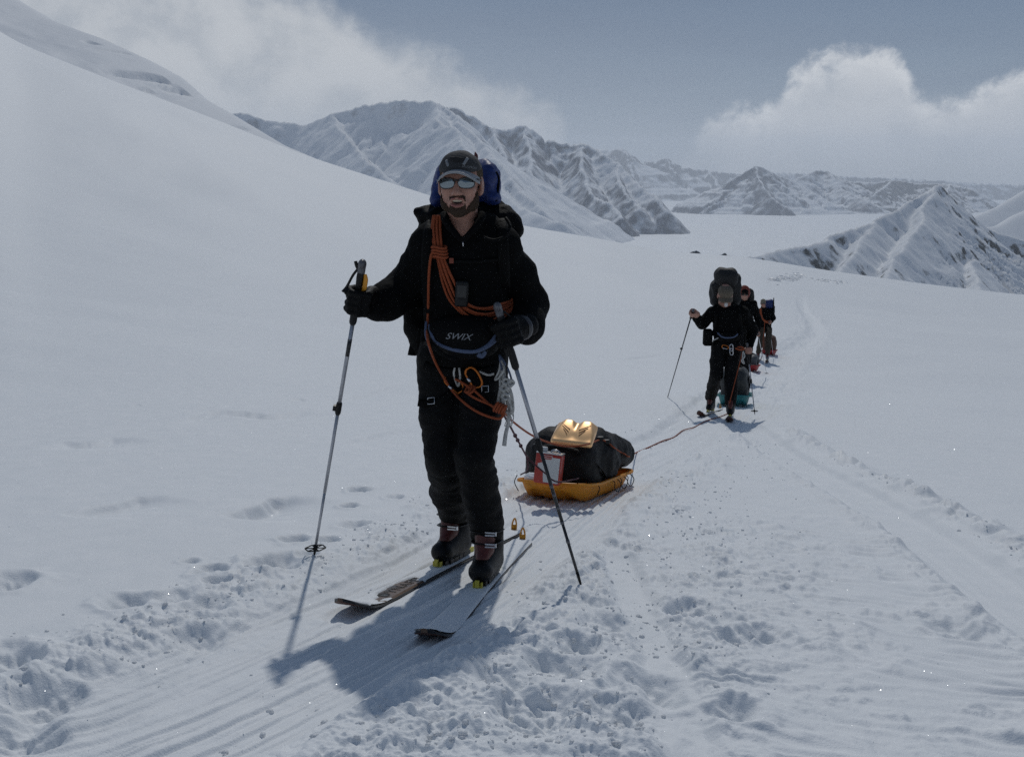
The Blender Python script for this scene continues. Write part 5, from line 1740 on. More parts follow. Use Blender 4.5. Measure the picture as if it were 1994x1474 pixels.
    for i in range(4):
        c = npv(P(966 + i * 5, 792 + i * 2, 4.165))
        a = np.linspace(0, 2 * math.pi, 14, endpoint=False)
        ring = [c + V3(.010 * math.cos(q), .018 * math.sin(q), .020 * math.cos(q + .6)) for q in a]
        kn.append(tube_arrays(ring, rr, 8, True))
    V, F = join_arrays(kn)
    link('tie_in_knot', mesh_from('tie_in_knot', V - ro, F, M_rope), rp)
    kn = []
    for i in range(2):
        c = ts(913 + i * 5, 757 + i * 2, .024)
        ring = [c + V3(.014 * math.cos(q), .014 * math.sin(q), .013 * math.sin(q + .8)) for q in np.linspace(0, 2 * math.pi, 14, endpoint=False)]
        kn.append(tube_arrays(ring, rr, 8, True))
    V, F = join_arrays(kn)
    link('karabiner_knot', mesh_from('karabiner_knot', V - ro, F, M_rope), rp)
    # ---- handheld navigator on the coil
    gp = empty('handheld_gps', js(899, 572, .03), 'black handheld navigation device clipped to the orange rope coil', 'handheld device')
    go = npv(gp.location)
    Rg = rot(0, 0, 3)
    bevel_box('case', go, (.0285, .016, .056), .012, M_plast, gp, go, Rg)
    bevel_box('screen', go + Rg @ V3(0, -.0165, .012), (.020, .002, .026), .0015, mat_simple('dark_screen', (.012, .013, .014), .3), gp, go, Rg)
    bevel_box('key_pad', go + Rg @ V3(0, -.0165, -.030), (.016, .002, .009), .0015, M_plast, gp, go, Rg)
    return rp, ro, npv(P(980, 800, 4.17)), root


ROPE, ROPE_O, ROPE_P, LEAD = lead_skier()

# ------------------------------------------------------------------ sleds and their loads
def mat_sled(name, rgb, trans):
    m = bpy.data.materials.new(name)
    m.use_nodes = True
    nt = m.node_tree
    b = nt.nodes['Principled BSDF']
    b.inputs['Base Color'].default_value = (*rgb, 1)
    b.inputs['Roughness'].default_value = 0.42
    t = nt.nodes.new('ShaderNodeBsdfTranslucent')
    t.inputs['Color'].default_value = (*[min(1, c * 1.25) for c in rgb], 1)
    mx = nt.nodes.new('ShaderNodeMixShader')
    mx.inputs[0].default_value = trans
    nt.links.new(b.outputs[0], mx.inputs[1]); nt.links.new(t.outputs[0], mx.inputs[2])
    nt.links.new(mx.outputs[0], nt.nodes['Material Output'].inputs['Surface'])
    return m


M_ysled = mat_sled('yellow_sled_plastic', (0.82, 0.36, 0.028), 0.28)
M_tsled = mat_sled('teal_sled_plastic', (0.03, 0.25, 0.26), 0.3)
M_rsled = mat_sled('red_sled_plastic', (0.45, 0.03, 0.035), 0.3)
M_gold = mat_simple('gold_moulded_plastic', (1.0, 0.60, 0.28), 0.40, metal=0.6, spec=0.6, coat=0.3)
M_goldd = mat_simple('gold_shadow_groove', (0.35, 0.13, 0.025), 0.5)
M_bagb = mat_simple('black_duffel_cloth', (0.0035, 0.0035, 0.004), 0.65, spec=0.3, bump=0.35, bscale=60)
M_bagg = mat_simple('grey_green_bag_cloth', (0.022, 0.026, 0.026), 0.6, bump=0.3, bscale=60)
M_bagl = mat_simple('grey_bag_cloth', (0.07, 0.075, 0.08), 0.6, bump=0.3, bscale=60)
M_bagr = mat_simple('rust_bag_cloth', (0.075, 0.028, 0.014), 0.7, bump=0.3, bscale=60)
M_can_r = mat_simple('red_can_paint', (0.42, 0.035, 0.022), 0.35)
M_can_w = mat_simple('white_can_paint', (0.62, 0.62, 0.60), 0.4)
M_cord = mat_simple('purple_cord', (0.055, 0.012, 0.022), 0.8, bump=0.4, bscale=300)
M_dcord = mat_simple('dark_cord', (0.012, 0.010, 0.010), 0.8)


def make_sled(front, axis, L, W, mat, label, H=0.15):
    """open plastic haul sled; front = ground point under its nose"""
    front = npv(front)
    fr = Frame(front, axis, (0, 0.15, 1))
    root = empty('haul_sled', front, label, 'sled', 'haul sleds')
    S = np.concatenate([np.linspace(0, .25, 9), np.linspace(.32, L - .2, 10), np.linspace(L - .15, L, 7)])
    prof = []      # across: (half width fraction, height fraction) from left lip to right lip
    half = [(1.10, .93), (1.09, 1.0), (1.0, 1.0), (.95, .80), (.88, .35), (.80, .05), (.66, 0.0), (.62, .10), (.34, .10), (.30, 0.0), (.0, 0.0)]
    prof = [(-a, b) for a, b in half] + [(a, b) for a, b in half[::-1][1:]]
    V = []
    for s in S:
        e = 1.0
        if s < .22: e = .50 + .50 * math.sqrt(max(0, 1 - ((.22 - s) / .22) ** 2))
        if s > L - .14: e = .72 + .28 * math.sqrt(max(0, 1 - ((s - L + .14) / .14) ** 2))
        lift = .11 * max(0, (.25 - s) / .25) ** 1.6 + .05 * max(0, (s - L + .15) / .15) ** 1.6
        wall = (H - lift) if s > 0.0 else H - lift
        rim = H + .03 * max(0, (.3 - s) / .3)
        for a, b in prof:
            V.append(fr(a * W / 2 * e, s, lift + (rim - lift) * b))
    V = np.array(V)
    ns, np_ = len(S), len(prof)
    F = grid_faces(ns, np_)
    me = mesh_from('hull', V - front, F, mat)
    hull = link('hull', me, root)
    md = hull.modifiers.new('thickness', 'SOLIDIFY'); md.thickness = 0.005; md.offset = 1
    # nose and tail walls
    for i, nm in ((0, 'nose_wall'), (ns - 1, 'tail_wall')):
        row = V[i * np_:(i + 1) * np_]
        top = row[1] * 1.0; top2 = row[-2]
        W2 = []
        for t, p in zip(np.linspace(0, 1, np_), row):
            W2.append(top + (top2 - top) * t)
        Vn = np.concatenate([row, np.array(W2)])
        o = link(nm, mesh_from(nm, Vn - front, grid_faces(2, np_), mat), hull)
        m2 = o.modifiers.new('thickness', 'SOLIDIFY'); m2.thickness = 0.005; m2.offset = 0
    rimpts = [V[i * np_ + 1] for i in range(ns)] + [V[(ns - 1) * np_ + np_ - 2]] + [V[i * np_ + np_ - 2] for i in range(ns)][::-1]
    Vr, Fr = tube_arrays(rimpts, .011, 6, True)
    link('rim', mesh_from('rim', Vr - front, Fr, mat), root)
    return root, fr


SLED_F = ground_hit(1063, 981, -.045)
SLED_F.z -= .052


def first_sled():
    org = npv(SLED_F)
    root, fr = make_sled(SLED_F, (.44, .90, -.148), 1.06, .50, M_ysled, 'yellow orange plastic haul sled behind the bearded man, carrying a black duffel', .118)
    # lacing along the rim
    for s, x in ((.26, .27), (.52, .28), (.66, .28), (.80, .28)):
        tube('lacing', [fr(x - .02, s, .124), fr(x + .012, s + .01, .10), fr(x + .006, s + .02, .06), fr(x + .022, s + .05, .03), fr(x + .03, s + .09, .08), fr(x - .02, s + .10, .124)] if s > .5 else [fr(x - .02, s, .124), fr(x + .01, s, .10), fr(x - .01, s + .01, .04)], .0032, M_dcord, root, org, 6)
    tube('lacing', [fr(-.26, .10, .17), fr(-.275, .09, .12), fr(-.25, .10, .06)], .0035, M_dcord, root, org, 6)
    # duffel
    bo = fr(0, .7, .05)
    bag = empty('duffel_bag', bo, 'big black duffel bag lashed on the yellow sled', 'bag', 'loads on the sleds')
    f = Field(bo - V3(.75, .95, .15), bo + V3(.85, 1.05, .55), .011)
    f.box(fr(-.02, .47, .235), (.262, .27, .235), .15, fr.R, .05)
    f.ell(fr(-.03, .34, .25), (.235, .17, .225), fr.R, .06)
    f.ell(fr(.01, .68, .23), (.25, .32, .20), fr.R, .08)
    f.cone(fr(.04, .84, .26), fr(.11, 1.16, .23), .165, .11, .06)
    f.cone(fr(.08, .94, .34), fr(.12, 1.10, .29), .06, .05, .03)
    V, F = f.mesh()
    V = cloth(V, F, .013, .13, 71); V = cloth(V, F, .005, .045, 73)
    finish('bag_body', V, F, M_bagb, bag, bo, 1)
    bt = bvh(V, F)
    bs = lambda x, y, o=.006: on_surf(bt, x, y, o, 6.4)
    bevel_box('strap_buckle', bs(1181, 860, .01), (.022, .02, .016), .006, M_plast, bag, bo)
    bevel_box('strap_buckle', bs(1168, 853, .01), (.026, .02, .012), .005, M_plast, bag, bo)
    bevel_box('strap_buckle', npv(P(1089, 831, 6.75)), (.020, .02, .012), .005, M_plast, bag, bo)
    tube('lash_strap', [bs(1030, 900), bs(1050, 872), bs(1085, 868), bs(1130, 880), bs(1165, 905), bs(1180, 930)], .014, M_bagb, bag, bo, 6, flat=.3, upv=(0, -.5, .8))
    # gold moulded shell on top of the bag
    so = npv(P(1112, 864, 6.36))
    sh = empty('moulded_shell', so, 'glossy gold moulded plastic shell strapped on top of the black duffel', 'plastic shell')
    u = unit(V3(.96, -.27, -.04)); n = unit(V3(.02, -.43, .90)); n = unit(n - (n @ u) * u); b = np.cross(n, u)
    RS = np.stack([u, b, n], 1)
    q = lambda x, y, z: so + RS @ V3(x, y, z)
    f = Field(so - .26, so + V3(.26, .34, .30), .0065)
    f.box(q(0, .105, .0), (.142, .115, .020), .018, RS, .01)
    f.ell(q(-.066, .14, .006), (.068, .095, .024), RS, .03).ell(q(.068, .14, .006), (.068, .095, .024), RS, .03)
    f.cone(q(.005, .10, .045), q(.005, .28, .03), .012, .040, .010, 'sub')
    f.cone(q(-.19, .04, .03), q(-.12, .28, .05), .04, .05, .02, 'sub').cone(q(.19, .06, .03), q(.13, .28, .05), .04, .045, .02, 'sub')
    V, F = f.mesh()
    shell = finish('shell', V, F, M_gold, sh, so, 2)
    st = bvh(V, F)
    up = Vector(n)
    def top(x, y, o=.002):
        loc, nor, i, d = st.ray_cast(Vector(q(x, y, .25)), -up)
        return (npv(loc) if loc is not None else q(x, y, .04)) + n * o
    for s in (-1, 1):
        for j, (x0, x1, y1) in enumerate(((.03, .10, .15), (.035, .088, .12), (.04, .075, .09))):
            tube('groove_shade_line', [top(s * x0, .06 + .025 * (2 - j)), top(s * (x0 + x1) / 2, .075 + .025 * (2 - j) + .012), top(s * x1, y1 + .02)], .0016, M_goldd, shell, so, 5)  # thin dark lines laid on the shell, groove shade put into their colour
    # fuel can
    co = npv(P(1066, 941, 6.2))
    can = empty('fuel_can', co, 'red and white fuel can with a white cap leaning on the black duffel', 'can')
    ua = unit(V3(.955, -.28, -.06)); na = unit(V3(-.02, .20, .97)); na = unit(na - (na @ ua) * ua); ba = np.cross(na, ua)
    RC_ = np.stack([ua, ba, na], 1)
    w, d_, h_ = .086, .05, .098
    c = lambda x, y, z: co + RC_ @ V3(x, y, z)
    bevel_box('can_body', c(0, 0, h_), (w, d_, h_), .010, M_can_r, can, co, RC_)
    Vp, Fp = box_arrays(c(0, 0, 2 * h_ + .004), (w * .99, d_ * .97, .004), RC_)
    link('can_top', mesh_from('can_top', Vp - co, Fp, M_steel, False), can)
    tube('cap', [c(-w * .55, 0, 2 * h_ + .006), c(-w * .55, 0, 2 * h_ + .012), c(-w * .55, 0, 2 * h_ + .034), c(-w * .55, 0, 2 * h_ + .038)], [.022, .024, .024, .020], M_can_w, can, co, 14, n=2)
    tube('handle', [c(.0, 0, 2 * h_ + .006), c(.01, 0, 2 * h_ + .022), c(.04, 0, 2 * h_ + .026), c(.065, 0, 2 * h_ + .008)], .005, M_steel, can, co, 8)
    # printed panel: white field on the right, with red emblem and lettering
    pan = [(-.035, .176), (w * .90, .176), (w * .90, .012), (-.02, .012), (-.028, .085), (-.062, .095), (-.068, .128), (-.035, .140)]
    Vp = np.array([c(x, -d_ - .0012, z) for x, z in pan]); me = bpy.data.meshes.new('label_panel'); me.from_pydata([tuple(v - co) for v in Vp], [], [list(range(len(pan)))]); me.materials.append(M_can_w)
    link('label_panel', me, can)
    em = [(-.045, .186), (.026, .186), (.022, .158), (-.050, .158)]
    me = bpy.data.meshes.new('emblem_border'); me.from_pydata([tuple(c(x, -d_ - .0020, z) - co) for x, z in em], [], [[0, 1, 2, 3]]); me.materials.append(M_can_w)
    link('emblem_border', me, can)
    me = bpy.data.meshes.new('emblem'); me.from_pydata([tuple(c(-.0115 + (x + .0115) * .9, -d_ - .0028, .172 + (z - .172) * .78) - co) for x, z in em], [], [[0, 1, 2, 3]]); me.materials.append(M_can_r)
    link('emblem', me, can)
    text_mesh('can_lettering', 'Coleman', .019, M_can_w, lambda u_, v_: c(-.012 + u_, -d_ - .0036, .172 + v_), can, co, sx=.85)
    text_mesh('can_small_lettering', 'FUEL', .012, M_grey, lambda u_, v_: c(.02 + u_, -d_ - .0036, .045 + v_), can, co)
    # snow lying in the nose of the sled
    f = Field(fr(0, .06, .12) - .22, fr(0, .06, .12) + .22, .009)
    for x, s, z, r in ((-.13, .06, .165, .045), (-.09, .075, .15, .035), (-.04, .07, .14, .025), (0.02, .06, .135, .02)):
        f.ell(fr(x, s, z), (r * 1.2, r, r * .8), fr.R, .02)
    V, F = f.mesh()
    sn = finish('snow_lump', cloth(V, F, .008, .03, 77), F, M_snowc, None, (0, 0, 0), 0, label='white lump of snow lying in the nose of the yellow sled', cat='snow')
    # purple haul cord
    hc_ = empty('tow_rope', P(990, 812, 4.3), 'knotted purple cord from the harness to the nose of the yellow sled', 'cord')
    ho = npv(hc_.location)
    j0 = npv(P(1027, 892, 5.85))
    tube('main_cord', [npv(P(968, 790, 4.24)), npv(P(985, 815, 4.45)), npv(P(1003, 848, 5.0)), npv(P(1014, 868, 5.4)), j0], .0055, M_cord, hc_, ho, 7)
    for x, y, Y in ((1003, 848, 5.0), (1008, 857, 5.2), (1014, 868, 5.4), (1027, 892, 5.85)):
        p = npv(P(x, y, Y))
        Vk, Fk = tube_arrays([p + .006 * V3(math.cos(a), .5 * math.sin(a), math.sin(a)) for a in np.linspace(0, 2 * math.pi, 10, endpoint=False)], .0055, 7, True)
        link('knot', mesh_from('knot', Vk - ho, Fk, M_cord), hc_)
    tube('left_leg', [j0, npv(P(1027, 915, 5.98)), fr(-.20, .03, .185)], .005, M_cord, hc_, ho, 7)
    tube('right_leg', [j0, npv(P(1060, 920, 5.85)), npv(P(1085, 938, 5.8)), fr(.20, .08, .18)], .005, M_cord, hc_, ho, 7)
    # climbing rope on to the next skier
    rr = .0058
    g = lambda x, y: npv(ground_hit(x, y, 0)) + V3(0, 0, .012)
    def gg(x, y):
        p = ground_hit(x, y, -.03)
        return V3(p.x, p.y, gz(p.x, p.y) + .008)
    tube('trailing_line', [ROPE_P, npv(P(1000, 822, 4.7)), npv(P(1035, 847, 5.4)), npv(P(1070, 862, 5.95)), npv(P(1105, 869, 6.15)), npv(P(1140, 866, 6.22)), bs(1165, 857, .008), bs(1172, 856, .008), bs(1184, 862, .008), bs(1196, 872, .008), bs(1208, 880, .008), bs(1216, 884, .008), npv(P(1226, 889, 7.2)), gg(1240, 880), gg(1262, 868), gg(1290, 857), gg(1312, 849), gg(1330, 838), gg(1352, 831), gg(1376, 818), gg(1402, 808), gg(1418, 803)], rr, M_rope, ROPE, ROPE_O, 8)


first_sled()


def load_sled(px, py, axis, mat, bagmat, label, baglabel, L=1.2, W=.48, hgt=.42, seed=0):
    p = ground_hit(px, py, -.03)
    root, fr = make_sled((p.x, p.y, p.z - .03), axis, L, W, mat, label, .14)
    bo = fr(0, .55, .06)
    bag = empty('sled_bag', bo, baglabel, 'bag', 'loads on the sleds')
    f = Field(bo - .8, bo + .85, .022)
    f.box(fr(0, L * .5, hgt * .5 + .03), (.21, L * .36, hgt * .5), .13, fr.R, .05).ell(fr(.02, L * .45, hgt * .62), (.22, L * .33, hgt * .42), fr.R, .06)
    V, F = f.mesh()
    finish('bag_body', cloth(V, F, .018, .14, seed), F, bagmat, bag, bo, 1)
    for s in (.3, .55, .8):
        ring = [fr(.225 * math.cos(a), L * s, hgt * .52 + .03 + hgt * .53 * math.sin(a)) for a in np.linspace(-.3, math.pi + .3, 12)]
        tube('lash_strap', ring, .012, M_pack, bag, bo, 6, flat=.4, upv=fr.a)
    return fr


fr2 = load_sled(1428, 792, (.25, .96, -.15), M_tsled, M_bagg, 'teal plastic haul sled right behind the second skier', 'dark green bag standing on the teal sled', hgt=.55, seed=81)
fr3 = load_sled(1458, 724, (.28, .95, -.14), M_rsled, M_bagl, 'red plastic haul sled with the grey bag, just behind the hooded skier', 'grey bag lying on the red sled behind the hooded skier', hgt=.42, seed=83)
fr4 = load_sled(1496, 692, (.30, .95, -.13), M_rsled, M_bagr, 'red plastic haul sled with the rust bag, last in the line', 'rust brown bag on the last red sled', hgt=.62, seed=85)

# ------------------------------------------------------------------ the following skiers
M_cap2 = mat_simple('khaki_cap', (0.13, 0.105, 0.075), 0.85, vary=0.25, bscale=60)
M_hood = mat_simple('rust_red_hood', (0.20, 0.035, 0.02), 0.7)
M_olive = mat_simple('olive_brown_cloth', (0.035, 0.028, 0.018), 0.8, bump=.3, bscale=80)
M_dgrey = mat_simple('dark_grey_cloth', (0.0075, 0.008, 0.0085), 0.7, bump=.3, bscale=80)
M_white = mat_simple('white_guard', (0.62, 0.62, 0.62), 0.6)
M_gboot = mat_simple('pale_grey_boot', (0.22, 0.22, 0.23), 0.5)


def other_skier(j, Y, label, jacket=M_black, trouser=M_trou, boot=M_boot, step=.016, head_rot=(0, 0, 0), bare=True, pole_lab=('', ''), ski_lab=('', ''), rnk=0, skis=True, pole_tip=None, ski_tip=None, back_off=.84, HS=1.05):
    """j: joint pixels -> world at depth Y (+ offset)"""
    frs = []
    if skis:
        for k in (0, 1):
            tip = ground_hit(*ski_tip[k][:2], -.03); t = ground_hit(*ski_tip[k][2:], -.03)
            d = unit(npv(t) - npv(tip))
            tip = npv(tip) - V3(0, 0, .035); tail = tip + d * 1.66
            tail[2] = float(base_z(tail[0], tail[1])) - .06
            r_, fr, L = make_ski(tail, tip, ski_lab[k], 'skis of the following skiers', None, .3, detail=step < .02, seed=10 + rnk * 2 + k)
            pos = L - back_off
            frs.append((fr, pos))
            make_binding(r_, tail, fr, pos)
    Y = (frs[0][0](0, frs[0][1], 0)[1] + frs[1][0](0, frs[1][1], 0)[1]) / 2 + .02
    J = {k: npv(P(v[0], v[1], Y + (v[2] if len(v) > 2 else 0))) for k, v in j.items()}
    org = (frs[0][0](0, frs[0][1], 0) + frs[1][0](0, frs[1][1], 0)) / 2
    root = empty('person', org, label, 'person', 'people skiing in a line')
    boots = []
    for k, (fr, pos) in enumerate(frs):
        g = lambda x, f, z, fr=fr, pos=pos: fr(x, pos + f, z + .035)
        c = g(0, 0, .12)
        fd = Field(c - .24, c + .24, .014)
        fd.chain([g(0, -.10, .045), g(0, 0, .05), g(0, .115, .042)], [.045, .048, .044], .02)
        fd.cone(g(0, -.06, .07), g(0, -.035, .25), .058, .066, .03).cone(g(0, .06, .07), g(0, -.02, .12), .042, .054, .03)
        fd.plane(g(0, 0, .004), -fr.n); fd.plane(g(0, 0, .27), fr.n)
        V, F = fd.mesh()
        b = finish('boot', V, F, boot, root, org, 1)
        Vt, Ft = tube_arrays([g(0, .10, .09), g(0, .05, .13), g(0, .035, .2)], [.02, .034, .038], 8)
        link('tongue', mesh_from('tongue', Vt - org, Ft, M_red), b)
        boots.append(g)
    aL, aR = boots[0](0, -.02, .19), boots[1](0, -.02, .19)
    hc = J['head']; HR = rot(*head_rot)
    allp = np.array(list(J.values()) + [aL, aR])
    lo, hi = allp.min(0) - .22, allp.max(0) + .22
    lo[2] = min(aL[2], aR[2]) - .22
    wrL, wrR = J['wrL'], J['wrR']
    bd = Field(lo, hi, step)
    ch = (J['shL'] + J['shR']) / 2 - V3(0, 0, .16)
    hp = (J['hipL'] + J['hipR']) / 2
    bd.ell(ch, (.15, .10, .2)).ell(hp + V3(0, 0, .1), (.14, .1, .17))
    bd.cone(J['shL'], J['shR'], .055, .055, .04)
    for a, e, w, h in (('shL', 'elL', wrL, 'hdL'), ('shR', 'elR', wrR, 'hdR')):
        bd.chain([J[a], J[e], w], [.05, .042, .032], .02).cone(w, J[h], .03, .025, .02)
    bd.chain([J['hipL'], J['knL'], aL, boots[0](0, .05, .06)], [.08, .055, .045, .03], .03).chain([J['hipR'], J['knR'], aR, boots[1](0, .05, .06)], [.08, .055, .045, .03], .03)
    HL = head_field(bd, hc, HR, HS, mouth=False)
    bd.cone(HL(0, -.012, -.06), (J['shL'] + J['shR']) / 2 + V3(0, .02, 0), .06, .07, .02)
    # poles and hands
    poles = []
    for k, h in enumerate(('hdL', 'hdR')):
        tp = pole_tip[k]
        tipw = npv(ground_hit(tp[0], tp[1], 0.0)) if len(tp) == 2 else npv(P(*tp))
        d = unit(tipw - J[h])
        topw = J[h] - d * .09
        poles.append((topw, tipw))
        grip_hand(bd, J[h], -d, wrL if k == 0 else wrR, 1.1, .012, .03, .021)
        make_pole(topw, tipw, pole_lab[k], 'ski poles of the following skiers', dark=(rnk == 0 and k == 0), basket=(k == 1), fine=False)
    V, F = bd.mesh()
    link('body', mesh_from('body', relax(V, F, 1) - org, F, M_skin if bare else M_skin), root)
    # jacket
    jf = Field(lo, hi, step)
    jf.ell(ch, (.195, .135, .22), None, .03).ell(hp + V3(0, 0, .16), (.18, .13, .2), None, .05).ell(hp + V3(0, 0, .03), (.185, .135, .12), None, .05)
    jf.cone(J['shL'], J['shR'], .08, .08, .05)
    for a, e, w in (('shL', 'elL', wrL), ('shR', 'elR', wrR)):
        jf.chain([J[a], J[e], w], [.085, .078, .058], .03)
    jf.cone((J['shL'] + J['shR']) / 2 + V3(0, .02, 0), HL(0, -.02, -.11), .09, .075, .04)
    jf.plane(HL(0, 0, -.10), HR @ V3(0, .3, 1)); jf.plane(hp - V3(0, 0, .10), (0, 0, -1))
    V, F = jf.mesh()
    V = cloth(V, F, .010, .10, 100 + rnk)
    ja = finish('jacket', V, F, jacket, root, org, 1)
    jt = bvh(V, F)
    tf = Field(lo, hi, step)
    tf.ell(hp + V3(0, 0, .05), (.185, .135, .15), None, .04)
    for h, k, a in (('hipL', 'knL', aL), ('hipR', 'knR', aR)):
        tf.chain([J[h], J[h] * .45 + J[k] * .55, J[k], J[k] * .45 + a * .55, a], [.108, .10, .088, .088, .078], .015)
    tf.plane(boots[0](0, 0, .14), (0, 0, -1))
    V, F = tf.mesh()
    V = cloth(V, F, .008, .11, 120 + rnk, (1, 1, 1.4))
    finish('trousers', V, F, trouser, root, org, 1)
    return dict(Y=Y, root=root, org=org, J=J, HL=HL, HR=HR, HS=HS, hp=hp, ch=ch, js=lambda x, y, o=.01: on_surf(jt, x, y, o, Y - .12), ja=ja)


def cap_on(s, mat, brim=True):
    hc = s['J']['head']; HL, HR, HS, org = s['HL'], s['HR'], s['HS'], s['org']
    cf = Field(hc - .2, hc + .22, .010)
    cf.ell(HL(0, -.012, .032), (.088 * HS, .106 * HS, .09 * HS), HR).ell(HL(0, .03, .06), (.065 * HS, .06 * HS, .055 * HS), HR, .03)
    cf.plane(HL(0, .08, .03), -(HR @ V3(0, -.22, 1)))
    V, F = cf.mesh()
    cap = finish('cap', V, F, mat, s['root'], org, 1)
    if brim:
        rows, th = [], np.linspace(-75, 75, 13)
        for lay in (.003, -.003):
            for w in (0, .35, .7, 1):
                for t in np.radians(th):
                    sx_, cx_ = math.sin(t), math.cos(t)
                    rows.append(HL(.08 * sx_ * (1 + .05 * w), .018 + .078 * cx_ + w * .066 * cx_ ** .75, .042 - .028 * sx_ ** 2 - w * (.01 + .012 * sx_ ** 2) + lay))
        Fb = [grid_faces(4, 13)[:, ::-1], grid_faces(4, 13) + 52, np.array([(39 + q, 91 + q, 92 + q, 40 + q) for q in range(12)])]
        link('brim', mesh_from('brim', np.array(rows) - org, np.concatenate(Fb), mat), cap)


def glasses_on(s):
    HL, org = s['HL'], s['org']
    gl = None
    for q in (-1, 1):
        pts = [HL(q * .036 + .028 * math.cos(a), .106 - 4 * (.036 + q * .028 * math.cos(a)) ** 2 * .5, .02 * math.sin(a)) for a in np.linspace(0, 2 * math.pi, 14, endpoint=False)]
        c = HL(q * .036, .110, 0)
        V = np.array([c] + pts); F = np.array([(0, 1 + i, 1 + (i + 1) % 14, 0) for i in range(14)])
        me = bpy.data.meshes.new('sunglasses'); me.from_pydata([tuple(v - org) for v in V], [], [(0, 1 + i, 1 + (i + 1) % 14) for i in range(14)]); me.materials.append(M_frame)
        if gl is None:
            gl = link('sunglasses', me, s['root'])
        else:
            me.name = 'lens'; link('lens', me, gl)


def pack_on(s, boxes, mat, label, Y, strap=True, seed=0, top=None, topmat=None):
    """boxes: (px, py, dY, half sizes)"""
    c0 = npv(P(boxes[0][0], boxes[0][1], Y + boxes[0][2]))
    root = empty('rucksack', c0 - V3(0, 0, boxes[0][3][2]), label, 'rucksack', 'rucksacks of the skiers')
    o = npv(root.location)
    f = Field(c0 - .6, c0 + .6, .018)
    for (x, y, d, h) in boxes:
        f.box(npv(P(x, y, Y + d)), h, min(h) * .8, None, .05)
    V, F = f.mesh()
    V = cloth(V, F, .014, .11, 140 + seed)
    finish('pack_body', V, F, mat, root, o, 1)
    if top:
        x, y, d, h = top
        c = npv(P(x, y, Y + d))
        f = Field(c - .35, c + .35, .016)
        f.box(c, h, min(h) * .85, None, .03)
        V, F = f.mesh()
        finish('pack_lid', cloth(V, F, .012, .08, 160 + seed), F, topmat or mat, root, o, 1)
    if strap:
        js, J = s['js'], s['J']
        for k, sg in (('shL', 1), ('shR', -1)):
            p = proj(J[k]); sc = FPX / Y
            pts = [J[k] + V3(sg * .05, .06, .09), js(p[0] + sg * .045 * sc, p[1] + .02 * sc), js(p[0] + sg * .035 * sc, p[1] + .18 * sc), js(p[0] + sg * .02 * sc, p[1] + .32 * sc)]
            tube('shoulder_strap', pts, .03, M_pack, root, o, 6, flat=.35, upv=(0, -1, 0))
    return root, o


# ---- second skier
s2 = other_skier(dict(head=(1412, 576), shL=(1388, 608), shR=(1446, 608), elL=(1366, 630, .05), elR=(1466, 644, .12), wrL=(1354, 617, -.12), wrR=(1459, 674, -.06), hdL=(1348, 609, -.18), hdR=(1456, 683, -.12),
                      hipL=(1399, 676), hipR=(1428, 676), knL=(1394, 730, -.1), knR=(1424, 735, -.14), ankL=(1388, 788, .0), ankR=(1421, 797, -.28)), 13.2,
                 'skier in black with a khaki cap looking down, second in the line', head_rot=(-3, -32, 0), step=.016,
                 pole_lab=('dark ski pole held out by the second skier in the khaki cap', 'ski pole at the side of the second skier, beside the teal sled'),
                 ski_lab=("second skier's ski on the pole-arm side, black tip clear of the snow", "second skier's ski on the sled side, black tip pointing at the camera"), rnk=0,
                 pole_tip=((1300, 774), (1470, 808)), ski_tip=((1361, 811, 1390, 799), (1420, 822, 1423, 806)), HS=1.22)
Y2 = s2['Y']
cap_on(s2, M_cap2)
HL = s2['HL']
Vt, Ft = tube_arrays([HL(0, .105, .012), HL(0, .124, -.02), HL(0, .126, -.045)], [.010, .024, .022], 8)
link('nose_guard', mesh_from('nose_guard', Vt - s2['org'], Ft, M_white), s2['root'])
glasses_on(s2)
pack_on(s2, [(1414, 588, .30, (.17, .14, .34)), (1415, 556, .26, (.165, .14, .13)), (1394, 572, .26, (.075, .11, .17)), (1434, 562, .26, (.06, .11, .2))], M_dgrey, 'big dark grey rucksack towering over the khaki cap', Y2, seed=1, top=(1414, 540, .18, (.160, .15, .125)), topmat=M_dgrey)
pb = empty('side_pouch', P(1378, 660, Y2 + (0.000)), 'black cylindrical pouch on the second skier\'s hip', 'pouch')
bevel_box('pouch_body', P(1378, 657, Y2 + (-0.050)), (.062, .06, .115), .03, M_pack, pb, npv(pb.location))
tube('hanging_strap', [P(1388, 663, Y2 + (-0.150)), P(1395, 660, Y2 + (-0.160)), P(1402, 656, Y2 + (-0.150))], .008, M_sling, pb, npv(pb.location), 6)
wb = empty('waist_pack', P(1416, 655, Y2 + (-0.200)), 'dark waist pack with blue trim on the second skier', 'waist pack')
f = Field(npv(P(1417, 656, Y2 + (-0.170))) - .3, npv(P(1417, 656, Y2 + (-0.170))) + .3, .014)
f.ell(P(1417, 656, Y2 + (-0.120)), (.165, .08, .085))
V, F = f.mesh()
finish('pouch', V, F, M_pack, wb, npv(wb.location), 1)
tube('trim', [P(1397, 648, Y2 + (-0.210)), P(1406, 656, Y2 + (-0.225)), P(1418, 658, Y2 + (-0.225)), P(1430, 656, Y2 + (-0.215)), P(1437, 650, Y2 + (-0.200))], .010, M_piping, wb, npv(wb.location), 6, flat=.4, upv=(0, -1, 0))
